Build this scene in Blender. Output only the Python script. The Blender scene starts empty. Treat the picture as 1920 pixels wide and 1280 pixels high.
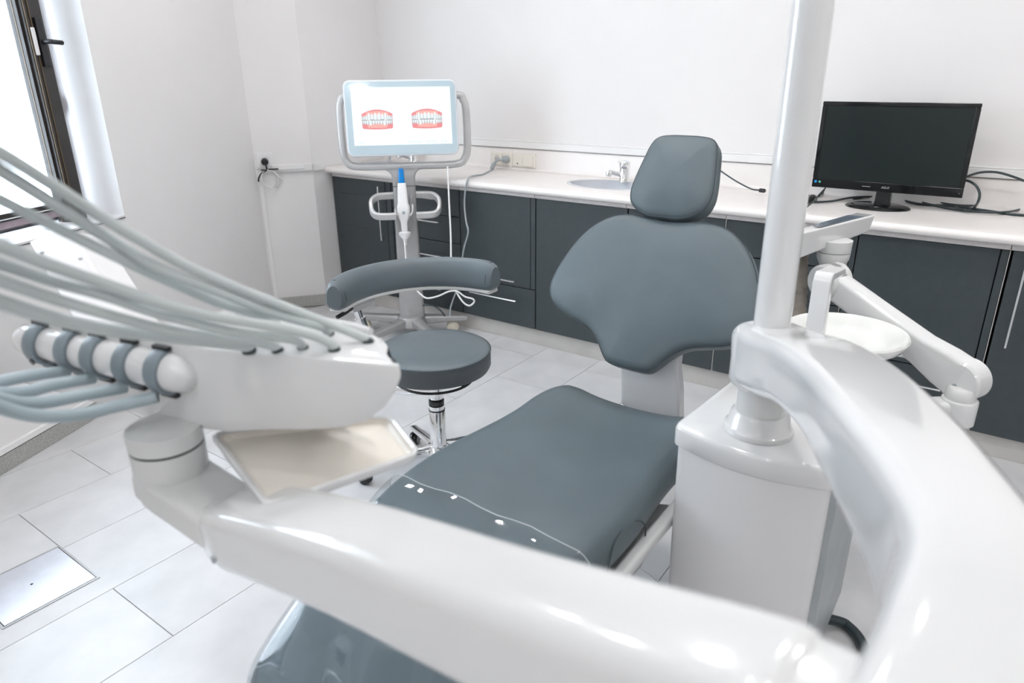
import bpy, math, random
from mathutils import Vector, Matrix
random.seed(4)
C = bpy.context.scene.collection
SC = bpy.context.scene
PI = math.pi

# ---------------------------------------------------------------- camera
cam_d = bpy.data.cameras.new('camera')
cam = bpy.data.objects.new('camera', cam_d); C.objects.link(cam)
cam.matrix_world = Matrix(((0.8113743, -0.2019288, 0.5485404, 0.0), (0.5844526, 0.2952342, -0.7558121, 0.0),
                           (-0.0093276, 0.9338423, 0.3575633, 1.35), (0, 0, 0, 1)))
cam_d.sensor_width = 36; cam_d.lens = 24.773; cam_d.clip_start = 0.02
cam_d.dof.use_dof = True; cam_d.dof.focus_distance = 2.35; cam_d.dof.aperture_fstop = 3.2
SC.camera = cam
# ---------------------------------------------------------------- world, daylight, ceiling light, exposure
wd = bpy.data.worlds.new('daylight'); SC.world = wd; wd.use_nodes = True
bgn = wd.node_tree.nodes['Background']; bgn.inputs[0].default_value = (0.76, 0.87, 1.0, 1); bgn.inputs[1].default_value = 13.0
SC.view_settings.view_transform = 'Standard'; SC.view_settings.look = 'None'
SC.view_settings.gamma = 1; SC.view_settings.use_curve_mapping = False
SC.view_settings.exposure = 0.08
LAMP_W = 5.3
LAMPS = [(-2.6, 2.2), (-1.5, 2.2), (-0.4, 2.2), (0.7, 2.2), (-1.9, 1.25), (-0.9, 1.25), (0.1, 1.25), (1.1, 1.25), (-1.1, -1.1), (-0.3, -1.1), (0.6, -1.1), (1.4, -1.1)]  # rear row, behind the camera, is added as frontal fill
ZC = 2.60
for i, (x, y) in enumerate(LAMPS):
    ld = bpy.data.lights.new('downlight_lamp', 'AREA'); ld.shape = 'SQUARE'; ld.size = 0.17; ld.energy = LAMP_W; ld.color = (1.0, 0.97, 0.955)
    lo = bpy.data.objects.new('downlight_lamp', ld); C.objects.link(lo); lo.location = (x, y, ZC - 0.03)
# window wall frame: corner WA, direction WS towards the camera, WN pointing out of the room
WA = Vector((-3.6, 2.48, 0)); WS = Vector((0.4031, -0.9152, 0)); WN = Vector((-0.9152, -0.4031, 0))
def wl(s, z, off=0.0): return WA + WS*s + WN*off + Vector((0, 0, z))
pd = bpy.data.lights.new('window_portal', 'AREA'); pd.shape = 'RECTANGLE'; pd.size = 1.475; pd.size_y = 1.42; pd.cycles.is_portal = True
po = bpy.data.objects.new('window_portal', pd); C.objects.link(po); po.location = wl(1.8125, 1.49, 0.36)
po.rotation_euler = WN.to_track_quat('Z', 'Y').to_euler()

# ---------------------------------------------------------------- materials
def mat(name, col, rough=0.5, metal=0.0, noise=0.0, nscale=8.0, bump=0.0, bscale=200.0, coat=0.0, emit=None, estr=1.0, spec=None, wave=None, objvar=0.0):
    m = bpy.data.materials.new(name); m.use_nodes = True
    nt = m.node_tree; b = nt.nodes['Principled BSDF']
    b.inputs['Base Color'].default_value = (*col, 1); b.inputs['Roughness'].default_value = rough; b.inputs['Metallic'].default_value = metal
    if coat: b.inputs['Coat Weight'].default_value = coat; b.inputs['Coat Roughness'].default_value = 0.04
    if spec is not None: b.inputs['Specular IOR Level'].default_value = spec
    tc = nt.nodes.new('ShaderNodeTexCoord')
    if noise or objvar:
        n = nt.nodes.new('ShaderNodeTexNoise'); n.inputs['Scale'].default_value = nscale; n.inputs['Detail'].default_value = 5
        nt.links.new(tc.outputs['Object'], n.inputs['Vector'])
        mr = nt.nodes.new('ShaderNodeMapRange'); mr.inputs['From Min'].default_value = 0.3; mr.inputs['From Max'].default_value = 0.7
        mr.inputs['To Min'].default_value = 1 - noise; mr.inputs['To Max'].default_value = 1 + noise
        nt.links.new(n.outputs['Fac'], mr.inputs['Value'])
        mx = nt.nodes.new('ShaderNodeVectorMath'); mx.operation = 'SCALE'; mx.inputs[0].default_value = col
        src = mr.outputs['Result']
        if objvar:
            oi = nt.nodes.new('ShaderNodeObjectInfo'); m2 = nt.nodes.new('ShaderNodeMath'); m2.operation = 'MULTIPLY_ADD'
            nt.links.new(oi.outputs['Random'], m2.inputs[0]); m2.inputs[1].default_value = objvar; m2.inputs[2].default_value = 1 - objvar/2
            m3 = nt.nodes.new('ShaderNodeMath'); m3.operation = 'MULTIPLY'
            nt.links.new(src, m3.inputs[0]); nt.links.new(m2.outputs[0], m3.inputs[1]); src = m3.outputs[0]
        nt.links.new(src, mx.inputs['Scale']); nt.links.new(mx.outputs[0], b.inputs['Base Color'])
    if bump:
        n2 = nt.nodes.new('ShaderNodeTexNoise'); n2.inputs['Scale'].default_value = bscale; n2.inputs['Detail'].default_value = 3
        nt.links.new(tc.outputs['Object'], n2.inputs['Vector'])
        bp = nt.nodes.new('ShaderNodeBump'); bp.inputs['Strength'].default_value = bump; bp.inputs['Distance'].default_value = 0.002
        nt.links.new(n2.outputs['Fac'], bp.inputs['Height']); nt.links.new(bp.outputs[0], b.inputs['Normal'])
    if emit: b.inputs['Emission Color'].default_value = (*emit, 1); b.inputs['Emission Strength'].default_value = estr
    return m
M = dict(
    wall=mat('wall_paint', (0.80, 0.79, 0.785), 0.75, noise=0.015, nscale=3, bump=0.12, bscale=90),
    ceil=mat('ceiling_paint', (0.86, 0.86, 0.86), 0.8, bump=0.05, bscale=60),
    tile=mat('porcelain_tile', (0.62, 0.625, 0.635), 0.36, noise=0.10, nscale=5, bump=0.06, bscale=60, objvar=0.05),
    joint=mat('tile_joint', (0.50, 0.495, 0.49), 0.8, noise=0.1, nscale=60),
    terrazzo=mat('terrazzo_skirting', (0.40, 0.40, 0.38), 0.5, noise=0.35, nscale=260),
    steel=mat('floor_plate_steel', (0.72, 0.73, 0.78), 0.3, metal=1.0, noise=0.04, nscale=20),
    white=mat('gloss_white_plastic', (0.70, 0.71, 0.715), 0.13, coat=0.5, noise=0.012, nscale=3, spec=0.5),
    greywhite=mat('pale_grey_plastic', (0.66, 0.67, 0.665), 0.3, noise=0.015, nscale=5),
    cream=mat('cream_tray_plastic', (0.80, 0.76, 0.69), 0.3, noise=0.02, nscale=8),
    trimw=mat('white_trim', (0.82, 0.82, 0.815), 0.45, noise=0.01, nscale=5),
    darkwall=mat('grey_far_wall_paint', (0.33, 0.33, 0.34), 0.7, noise=0.02, nscale=3),
    satin=mat('satin_white_paint', (0.74, 0.74, 0.75), 0.4, noise=0.015, nscale=5),
    leather=mat('grey_upholstery', (0.092, 0.124, 0.140), 0.38, noise=0.05, nscale=12, bump=0.35, bscale=900, spec=0.5),
    leather_side=mat('grey_upholstery_side', (0.06, 0.08, 0.09), 0.5, noise=0.05, nscale=14, bump=0.35, bscale=900),
    stitch=mat('seam_piping', (0.05, 0.065, 0.075), 0.6, noise=0.1, nscale=200),
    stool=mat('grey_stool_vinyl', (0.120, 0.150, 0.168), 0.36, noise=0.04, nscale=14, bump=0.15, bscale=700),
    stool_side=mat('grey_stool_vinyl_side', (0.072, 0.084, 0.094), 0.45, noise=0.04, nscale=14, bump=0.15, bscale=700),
    cab=mat('slate_laminate', (0.043, 0.055, 0.061), 0.42, noise=0.06, nscale=30, bump=0.1, bscale=500),
    cabin=mat('dark_cabinet_carcass', (0.018, 0.024, 0.027), 0.6, noise=0.05, nscale=20),
    top=mat('white_worktop', (0.82, 0.79, 0.77), 0.34, noise=0.012, nscale=14),
    strip=mat('grey_filler_strip', (0.58, 0.55, 0.54), 0.5, noise=0.05, nscale=40),
    plinth=mat('beige_grey_plinth', (0.60, 0.575, 0.545), 0.5, noise=0.07, nscale=7),
    edge=mat('aluminium_edge', (0.66, 0.65, 0.62), 0.35, metal=0.5, noise=0.03, nscale=50),
    chrome=mat('chrome', (0.86, 0.87, 0.88), 0.07, metal=1.0, noise=0.01, nscale=5),
    handle=mat('brushed_handle', (0.78, 0.79, 0.80), 0.22, metal=1.0, noise=0.02, nscale=30),
    alu=mat('satin_aluminium', (0.42, 0.42, 0.42), 0.36, metal=0.45, noise=0.03, nscale=40),
    alu_lt=mat('pale_satin_aluminium', (0.55, 0.55, 0.55), 0.33, metal=0.35, noise=0.03, nscale=40),
    brushed=mat('brushed_steel_panel', (0.40, 0.43, 0.44), 0.42, metal=0.55, noise=0.08, nscale=9),
    black=mat('black_plastic', (0.012, 0.012, 0.014), 0.3, noise=0.05, nscale=20),
    glossblack=mat('gloss_black_plastic', (0.008, 0.009, 0.010), 0.06, noise=0.02, nscale=20),
    lcd=mat('dark_display', (0.010, 0.016, 0.016), 0.28, noise=0.03, nscale=3, spec=0.4),
    cable_w=mat('white_cable_rubber', (0.72, 0.72, 0.72), 0.4, noise=0.02, nscale=50),
    cable_g=mat('grey_cable_rubber', (0.34, 0.38, 0.40), 0.45, noise=0.02, nscale=50),
    cable_d=mat('dark_cable_rubber', (0.03, 0.045, 0.05), 0.35, noise=0.02, nscale=50),
    hose=mat('pale_grey_hose', (0.50, 0.545, 0.545), 0.5, noise=0.02, nscale=30),
    hose2=mat('blue_grey_hose', (0.35, 0.43, 0.46), 0.42, noise=0.02, nscale=30),
    band=mat('grey_holder_rubber', (0.20, 0.245, 0.275), 0.45, noise=0.03, nscale=30),
    basin=mat('basin_ceramic', (0.80, 0.82, 0.80), 0.1, coat=0.4, noise=0.01, nscale=5),
    sink=mat('grey_sink_enamel', (0.56, 0.58, 0.62), 0.25, noise=0.02, nscale=9),
    cream2=mat('ivory_switch_plastic', (0.82, 0.79, 0.72), 0.3, noise=0.01, nscale=9),
    sockw=mat('white_socket_plastic', (0.80, 0.80, 0.80), 0.3, noise=0.01, nscale=9),
    frame=mat('dark_bronze_window_profile', (0.028, 0.024, 0.022), 0.35, noise=0.1, nscale=30),
    frame_br=mat('brown_window_gasket', (0.11, 0.075, 0.04), 0.4, noise=0.1, nscale=30),
    frame_mv=mat('mauve_window_seal', (0.30, 0.24, 0.27), 0.5, noise=0.06, nscale=30),
    facade=mat('facade_plaster', (0.80, 0.78, 0.76), 0.9, noise=0.04, nscale=2),
    bezel=mat('pale_blue_bezel', (0.46, 0.575, 0.63), 0.12, coat=0.6, noise=0.01, nscale=5),
    rimw=mat('silver_rim_plastic', (0.70, 0.73, 0.76), 0.25, noise=0.01, nscale=5),
    blue=mat('blue_tip_cover', (0.0, 0.22, 0.62), 0.25, noise=0.04, nscale=40),
    suction=mat('beige_ribbed_hose', (0.24, 0.215, 0.185), 0.6, noise=0.08, nscale=90),
    badge=mat('silver_badge', (0.75, 0.77, 0.78), 0.2, metal=0.6, noise=0.01, nscale=9),
    sticker_b=mat('blue_sticker', (0.01, 0.25, 0.6), 0.4, noise=0.02, nscale=60),
    sticker_g=mat('green_sticker', (0.02, 0.45, 0.35), 0.4, noise=0.02, nscale=60),
    ivory_wheel=mat('ivory_caster', (0.66, 0.62, 0.52), 0.4, noise=0.03, nscale=30),
    touch=mat('dark_touch_strip', (0.12, 0.15, 0.19), 0.15, noise=0.05, nscale=40),
    red=mat('red_mark', (0.5, 0.05, 0.05), 0.4, noise=0.02, nscale=40),
    film_edge=mat('vinyl_film_edge', (0.62, 0.67, 0.70), 0.15, noise=0.02, nscale=30),
    gap_shade=mat('ivory_painted_shade', (0.45, 0.41, 0.33), 0.6, noise=0.02, nscale=30),
    lamp=mat('lamp_diffuser', (0.9, 0.9, 0.9), 0.5, emit=(1, 0.965, 0.94), estr=6.0, noise=0.01),
    scr=mat('lit_screen', (0.03, 0.03, 0.03), 0.3, emit=(0.9, 0.97, 1.0), estr=1.0, noise=0.01),
    scr_gum=mat('lit_screen_pink', (0.03, 0.03, 0.03), 0.3, emit=(0.78, 0.25, 0.26), estr=1.0, noise=0.02),
    scr_gum2=mat('lit_screen_pale_pink', (0.03, 0.03, 0.03), 0.3, emit=(0.88, 0.42, 0.38), estr=1.0, noise=0.02),
    scr_tooth=mat('lit_screen_tooth', (0.03, 0.03, 0.03), 0.3, emit=(0.8, 0.85, 0.87), estr=1.0, noise=0.02),
    scr_line=mat('lit_screen_grey', (0.03, 0.03, 0.03), 0.3, emit=(0.36, 0.40, 0.43), estr=1.0, noise=0.02),
    scr_btn=mat('lit_screen_button', (0.03, 0.03, 0.03), 0.3, emit=(0.5, 0.64, 0.68), estr=1.0, noise=0.02),
)
def stripes(name, ca, cb, scale, axis):
    m = bpy.data.materials.new(name); m.use_nodes = True; nt = m.node_tree; b = nt.nodes['Principled BSDF']
    tc = nt.nodes.new('ShaderNodeTexCoord'); w = nt.nodes.new('ShaderNodeTexWave'); w.bands_direction = axis; w.inputs['Scale'].default_value = scale
    nt.links.new(tc.outputs['Object'], w.inputs['Vector']); r = nt.nodes.new('ShaderNodeValToRGB')
    r.color_ramp.elements[0].color = (*ca, 1); r.color_ramp.elements[1].color = (*cb, 1)
    nt.links.new(w.outputs['Fac'], r.inputs[0]); nt.links.new(r.outputs[0], b.inputs['Base Color']); b.inputs['Roughness'].default_value = 0.5
    return m
# glass and clear film
def clear(name, tint, alpha, rough, bump=0.0):
    m = bpy.data.materials.new(name); m.use_nodes = True; nt = m.node_tree
    for n in list(nt.nodes): nt.nodes.remove(n)
    out = nt.nodes.new('ShaderNodeOutputMaterial'); tr = nt.nodes.new('ShaderNodeBsdfTransparent'); tr.inputs[0].default_value = (*tint, 1)
    gl = nt.nodes.new('ShaderNodeBsdfGlossy'); gl.inputs['Roughness'].default_value = rough
    fr = nt.nodes.new('ShaderNodeLayerWeight'); pw = nt.nodes.new('ShaderNodeMath'); pw.operation = 'POWER'; pw.inputs[1].default_value = 4.0
    nt.links.new(fr.outputs['Facing'], pw.inputs[0])
    ml = nt.nodes.new('ShaderNodeMath'); ml.operation = 'MULTIPLY_ADD'; ml.inputs[1].default_value = 0.85; ml.inputs[2].default_value = alpha
    mx = nt.nodes.new('ShaderNodeMixShader')
    nt.links.new(pw.outputs[0], ml.inputs[0]); nt.links.new(ml.outputs[0], mx.inputs[0]); nt.links.new(tr.outputs[0], mx.inputs[1]); nt.links.new(gl.outputs[0], mx.inputs[2])
    if bump:
        tc = nt.nodes.new('ShaderNodeTexCoord'); n = nt.nodes.new('ShaderNodeTexNoise'); n.inputs['Scale'].default_value = 6; n.inputs['Detail'].default_value = 0.0
        n.inputs['Distortion'].default_value = 0.6
        bp = nt.nodes.new('ShaderNodeBump'); bp.inputs['Strength'].default_value = bump; bp.inputs['Distance'].default_value = 0.03
        nt.links.new(tc.outputs['Object'], n.inputs['Vector']); nt.links.new(n.outputs['Fac'], bp.inputs['Height'])
        nt.links.new(bp.outputs[0], gl.inputs['Normal']); nt.links.new(bp.outputs[0], fr.inputs['Normal'])
    nt.links.new(mx.outputs[0], out.inputs[0]); return m
M['glass'] = clear('window_glass', (0.97, 0.98, 0.98), 0.03, 0.0)
M['film'] = clear('clear_vinyl_film', (0.90, 0.93, 0.95), 0.07, 0.05, 0.30)

# ---------------------------------------------------------------- mesh helpers
def V3(p): return Vector((p[0], p[1], p[2]))
def cr(pts, n=8):
    """Catmull-Rom through the points (any dimension)."""
    out = []; N = len(pts)
    for i in range(N-1):
        p0 = pts[max(i-1, 0)]; p1 = pts[i]; p2 = pts[i+1]; p3 = pts[min(i+2, N-1)]
        for k in range(n):
            t = k/n
            out.append(tuple(0.5*((2*b) + (-a+c)*t + (2*a-5*b+4*c-d)*t*t + (-a+3*b-3*c+d)*t**3) for a, b, c, d in zip(p0, p1, p2, p3)))
    out.append(tuple(pts[-1])); return out
def crc(pts, n=6):
    """closed Catmull-Rom"""
    out = []; N = len(pts)
    for i in range(N):
        p0, p1, p2, p3 = pts[(i-1) % N], pts[i], pts[(i+1) % N], pts[(i+2) % N]
        for k in range(n):
            t = k/n
            out.append(tuple(0.5*((2*b) + (-a+c)*t + (2*a-5*b+4*c-d)*t*t + (-a+3*b-3*c+d)*t**3) for a, b, c, d in zip(p0, p1, p2, p3)))
    return out
class MB:
    def __init__(s): s.v = []; s.f = []
    def add(s, vs, fs):
        o = len(s.v); s.v += [V3(p) for p in vs]; s.f += [tuple(i+o for i in f) for f in fs]; return s
    def box(s, a, b):
        x0, y0, z0 = (min(a[i], b[i]) for i in range(3)); x1, y1, z1 = (max(a[i], b[i]) for i in range(3))
        return s.hexa([(x0, y0, z0), (x1, y0, z0), (x1, y1, z0), (x0, y1, z0)], [(x0, y0, z1), (x1, y0, z1), (x1, y1, z1), (x0, y1, z1)])
    def hexa(s, lo, hi):
        return s.add(list(lo)+list(hi), [(3, 2, 1, 0), (4, 5, 6, 7), (0, 1, 5, 4), (1, 2, 6, 5), (2, 3, 7, 6), (3, 0, 4, 7)])
    def wbox(s, s0, s1, z0, z1, o0, o1):      # box in the window wall's own axes (o = metres outwards)
        P = lambda a, o, z: wl(a, z, o)
        return s.hexa([P(s0, o0, z0), P(s1, o0, z0), P(s1, o1, z0), P(s0, o1, z0)], [P(s0, o0, z1), P(s1, o0, z1), P(s1, o1, z1), P(s0, o1, z1)])
    def rings(s, R, cap0=True, cap1=True, closed=True):
        n = len(R[0]); o = len(s.v)
        for r in R: s.v += [V3(p) for p in r]
        m = n if closed else n-1
        for i in range(len(R)-1):
            for j in range(m):
                a = o+i*n+j; b = o+i*n+(j+1) % n; s.f.append((a, b, b+n, a+n))
        if cap0: s.f.append(tuple(o+j for j in reversed(range(n))))
        if cap1: s.f.append(tuple(o+(len(R)-1)*n+j for j in range(n)))
        return s
    def tube(s, path, r, n=10, rr=None):
        P = [V3(p) for p in path]; R = []; up = None
        for i, p in enumerate(P):
            t = (P[min(i+1, len(P)-1)] - P[max(i-1, 0)])
            if t.length < 1e-9: t = Vector((0, 0, 1))
            t.normalize()
            if up is None: up = t.orthogonal().normalized()
            up = (up - t*up.dot(t)); up = up.normalized() if up.length > 1e-6 else t.orthogonal().normalized()
            sd = t.cross(up); ri = rr[i] if rr else r
            R.append([p + (up*math.cos(2*PI*k/n) + sd*math.sin(2*PI*k/n))*ri for k in range(n)])
        return s.rings(R)
    def lathe(s, prof, c, ax=(0, 0, 1), n=32, cap0=True, cap1=True, sx=1.0, sy=1.0, ref=None):
        ax = V3(ax).normalized(); u = (V3(ref) - ax*V3(ref).dot(ax)).normalized() if ref else ax.orthogonal().normalized(); w = ax.cross(u); c = V3(c)
        return s.rings([[c + ax*h + (u*math.cos(2*PI*k/n)*sx + w*math.sin(2*PI*k/n)*sy)*r for k in range(n)] for r, h in prof], cap0, cap1)
    def prism(s, poly, o, u, v, h):
        """2D polygon in the frame (o,u,v) extruded by vector h"""
        o, u, v, h = V3(o), V3(u), V3(v), V3(h)
        a = [o+u*x+v*y for x, y in poly]
        return s.rings([a, [p+h for p in a]])
    def build(s, name, m, parent=None, smooth=False, bevel=0, seg=2, sub=0, angle=40):
        me = bpy.data.meshes.new(name); me.from_pydata([tuple(p) for p in s.v], [], s.f); me.validate(); me.update()
        o = bpy.data.objects.new(name, me); C.objects.link(o)
        if m: me.materials.append(M[m] if isinstance(m, str) else m)
        import bmesh
        bm = bmesh.new(); bm.from_mesh(me); bmesh.ops.recalc_face_normals(bm, faces=bm.faces); bm.to_mesh(me); bm.free()
        if parent:
            o.parent = parent; w = Vector((0, 0, 0)); q = parent
            while q: w += q.location; q = q.parent
            o.location = -w
        if bevel:
            b = o.modifiers.new('bevel', 'BEVEL'); b.width = bevel; b.segments = seg; b.limit_method = 'ANGLE'; b.angle_limit = math.radians(35); b.harden_normals = True
        if sub:
            q = o.modifiers.new('sub', 'SUBSURF'); q.levels = q.render_levels = sub
        if smooth or bevel:
            me.polygons.foreach_set('use_smooth', [True]*len(me.polygons))
            if not sub: me.set_sharp_from_angle(angle=math.radians(angle))
        return o
def tag(o, label=None, cat=None, group=None, kind=None):
    if label: o['label'] = label
    if cat: o['category'] = cat
    if group: o['group'] = group
    if kind: o['kind'] = kind
    return o
def empty(name, loc, label=None, cat=None, group=None, kind=None):
    o = bpy.data.objects.new(name, None); C.objects.link(o); o.location = loc; o.empty_display_size = 0.05
    return tag(o, label, cat, group, kind)
def rrect(w, h, r, n=4):
    """rounded rectangle outline centred on 0"""
    out = []
    for cx, cy, a0 in ((w/2-r, h/2-r, 0), (-w/2+r, h/2-r, 90), (-w/2+r, -h/2+r, 180), (w/2-r, -h/2+r, 270)):
        for k in range(n+1):
            a = math.radians(a0 + 90*k/n); out.append((cx+r*math.cos(a), cy+r*math.sin(a)))
    return out
def sweep(secs, up=(0, 0, 1), rad=0.3, n=5, cap=0.0):
    """secs: (point, width across, height along up, [dir]) ; rounded-box section following the path"""
    R = []; P = [V3(q[0]) for q in secs]
    for i, q in enumerate(secs):
        t = (P[min(i+1, len(P)-1)] - P[max(i-1, 0)]).normalized()
        u = V3(q[3] if len(q) > 3 else up); u = (u - t*u.dot(t)).normalized(); sd = t.cross(u)
        w, h = q[1], q[2]; r = min(w, h)*rad
        R.append([P[i] + sd*x + u*y for x, y in rrect(w, h, r, n)])
    mb = MB()
    if cap:
        def shrink(ring, d, k):
            c = sum(ring, Vector())/len(ring); return [c + (p-c)*k + d for p in ring]
        t0 = (P[0]-P[1]).normalized(); t1 = (P[-1]-P[-2]).normalized()
        A = [shrink(R[0], t0*cap*math.sin(a), 1-0.35*(1-math.cos(a))*1.0) for a in (PI/2, PI/3, PI/6)]
        B = [shrink(R[-1], t1*cap*math.sin(a), 1-0.35*(1-math.cos(a))*1.0) for a in (PI/6, PI/3, PI/2)]
        R = A + R + B
    return mb.rings(R)
def cushion(outline, o, u, v, th, edge=0.02, dome=0.008, n=None):
    """padded slab: outline (x,y) in frame o,u,v; front face at +n side, thickness th backwards; returns MB"""
    o, u, v = V3(o), V3(u).normalized(), V3(v).normalized(); nn = u.cross(v).normalized() if n is None else V3(n)
    cx = sum(p[0] for p in outline)/len(outline); cy = sum(p[1] for p in outline)/len(outline)
    def ring(ins, k, h):
        r = []
        N = len(outline)
        for i, (x, y) in enumerate(outline):
            a, b = outline[i-1], outline[(i+1) % N]; tx, ty = b[0]-a[0], b[1]-a[1]; L = math.hypot(tx, ty) or 1
            nx, ny = ty/L, -tx/L
            if nx*(x-cx)+ny*(y-cy) < 0 and area(outline) == 0: nx, ny = -nx, -ny
            sg = 1 if area(outline) > 0 else -1
            X = x - sg*nx*ins; Y = y - sg*ny*ins
            X = cx + (X-cx)*k; Y = cy + (Y-cy)*k
            r.append(o + u*X + v*Y + nn*h)
        return r
    R = [ring(edge*0.9, 0.1, -th), ring(edge*0.9, 0.6, -th), ring(edge*0.9, 1, -th), ring(edge*0.3, 1, -th+edge*0.35), ring(0, 1, -th+edge), ring(0, 1, -edge)]
    for a in (30, 60): R.append(ring(edge*(1-math.cos(math.radians(a))), 1, -edge+edge*math.sin(math.radians(a))))
    R += [ring(edge, 1, 0), ring(edge*1.1, 0.8, dome*0.55), ring(edge*1.1, 0.5, dome*0.9), ring(edge*1.1, 0.08, dome)]
    return MB().rings(R)
def area(p): return 0.5*sum(p[i-1][0]*p[i][1]-p[i][0]*p[i-1][1] for i in range(len(p)))
def arc(c, r, a0, a1, n, u=(1, 0, 0), v=(0, 1, 0)):
    c, u, v = V3(c), V3(u), V3(v)
    return [c + u*r*math.cos(math.radians(a0+(a1-a0)*k/n)) + v*r*math.sin(math.radians(a0+(a1-a0)*k/n)) for k in range(n+1)]

# ================================================================ THE ROOM
XR, YF, YB, XL = 2.0, -1.7, 3.33, -3.41
tag(MB().box((-4.2, YF-0.1, -0.12), (XR+0.1, YB+0.1, -0.004)).build('floor', 'joint'), kind='structure')
floor = bpy.data.objects['floor']
def clip(poly, nx, ny, c):          # keep nx*x+ny*y >= c
    out = []
    for i in range(len(poly)):
        a, b = poly[i-1], poly[i]; da = nx*a[0]+ny*a[1]-c; db = nx*b[0]+ny*b[1]-c
        if (da >= 0) != (db >= 0):
            t = da/(da-db); out.append((a[0]+(b[0]-a[0])*t, a[1]+(b[1]-a[1])*t))
        if db >= 0: out.append(b)
    return out
TW, TL, G = 0.3105, 0.6008, 0.0010
tile_me = None; ntile = 0
for r in range(-12, 8):
    x1 = -1.5525 - TW*r; x0 = x1 - TW
    y = 0.6386 + (TL/2 if r % 2 else 0) - TL*5
    while y < 2.905:
        if y + TL > -0.9 and x0 < 1.2:
            q = [(x0+G, y+G), (x1-G, y+G), (x1-G, min(y+TL, 2.905)-G), (x0+G, min(y+TL, 2.905)-G)]
            p = clip(q, -WN.x, -WN.y, -(WN.x*WA.x + WN.y*WA.y) + 0.004)
            p = clip(p, 0.796, -0.605, 0.796*-3.6 - 0.605*2.48 + 0.004) if y+TL < 2.75 else clip(p, 1, 0, XL+0.004)
            if len(p) > 2 and abs(area(p)) > 0.002:
                cx, cy = (x0+x1)/2, y+TL/2
                full = p == q and y+TL < 2.905
                if full and tile_me:
                    o = bpy.data.objects.new('tile', tile_me); C.objects.link(o); o.parent = floor
                else:
                    mb = MB(); n = len(p)
                    mb.rings([[(a-cx, b-cy, -0.0035) for a, b in p], [(a-cx, b-cy, -0.0006) for a, b in p], [(a-cx - (0.0008 if a > cx else -0.0008), b-cy - (0.0008 if b > cy else -0.0008), 0) for a, b in p]])
                    o = mb.build('tile', 'tile'); o.parent = floor
                    if full: tile_me = o.data
                o.location = (cx, cy, 0); ntile += 1
        y += TL
# walls
w = MB()
for s0, s1, z0, z1 in ((0, 1.075, 0, ZC), (2.55, 5.2, 0, ZC), (1.075, 2.55, 0, 0.782), (1.075, 2.55, 2.2, ZC)): w.wbox(s0, s1, z0, z1, 0, 0.34)
tag(w.build('wall_window', 'wall'), kind='structure')
tag(MB().prism([(-3.6, 2.48), (-3.41, 2.73), (-3.75, 2.73), (-3.95, 2.35)], (0, 0, 0), (1, 0, 0), (0, 1, 0), (0, 0, ZC)).build('wall_column', 'wall'), kind='structure')
tag(MB().box((-3.75, 2.73, 0), (XL, YB+0.1, ZC)).build('wall_left', 'wall'), kind='structure')
tag(MB().box((XL, YB, 0), (XR+0.1, YB+0.1, ZC)).build('wall_back', 'wall'), kind='structure')
tag(MB().box((XR, YF, 0), (XR+0.1, YB, ZC)).build('wall_right', 'wall'), kind='structure')
tag(MB().box((-2.0, YF-0.1, 0), (XR+0.1, YF, ZC)).build('wall_front', 'wall'), kind='structure')
tag(MB().box((-4.2, YF-0.1, ZC), (XR+0.1, YB+0.1, ZC+0.1)).build('ceiling', 'ceil'), kind='structure')
# skirting of speckled stone, moulding above it on the window wall
tag(MB().wbox(0.0, 4.6, 0.0, 0.066, -0.012, 0).build('baseboard_window', 'terrazzo', bevel=0.002), kind='structure')
tag(MB().wbox(0.35, 4.6, 0.070, 0.094, -0.016, 0).build('trim_1', 'trimw', bevel=0.003), kind='structure')
FU = Vector((0.605, 0.796, 0)); FN = Vector((0.796, -0.605, 0)); FA = Vector((-3.6, 2.48, 0))
def fc(a, z, off=0.0): return FA + FU*a + FN*off + Vector((0, 0, z))
def fbox(mb, a0, a1, z0, z1, o0, o1):
    return mb.hexa([fc(a0, z0, o0), fc(a1, z0, o0), fc(a1, z0, o1), fc(a0, z0, o1)], [fc(a0, z1, o0), fc(a1, z1, o0), fc(a1, z1, o1), fc(a0, z1, o1)])
tag(fbox(MB(), 0.0, 0.314, 0.0, 0.070, 0, 0.012).build('baseboard_column', 'terrazzo', bevel=0.002), kind='structure')
tag(MB().box((XL, 2.73, 0), (XL+0.012, 2.862, 0.07)).build('baseboard_left', 'terrazzo', bevel=0.002), kind='structure')
# cable trunking: up the column corner, along the column and the back wall
tag(fbox(MB(), 0.008, 0.030, 0.071, 0.80, 0, 0.012).build('trim_2', 'trimw', bevel=0.002), kind='structure')
t3 = fbox(MB(), 0.085, 0.314, 0.822, 0.862, 0, 0.018); fbox(t3, 0.09, 0.27, 0.834, 0.864, 0.018, 0.026)
tag(t3.build('trim_3', 'trimw', bevel=0.003), kind='structure')
tag(MB().box((XL, 2.735, 0.818), (XL+0.014, 2.80, 0.858)).build('trim_4', 'trimw', bevel=0.002), kind='structure')
tag(MB().box((XL, YB-0.022, 0.951), (XR, YB, 0.984)).box((XL, YB-0.012, 0.984), (XR, YB, 0.992)).build('trim_5', 'trimw', bevel=0.003), kind='structure')
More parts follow.
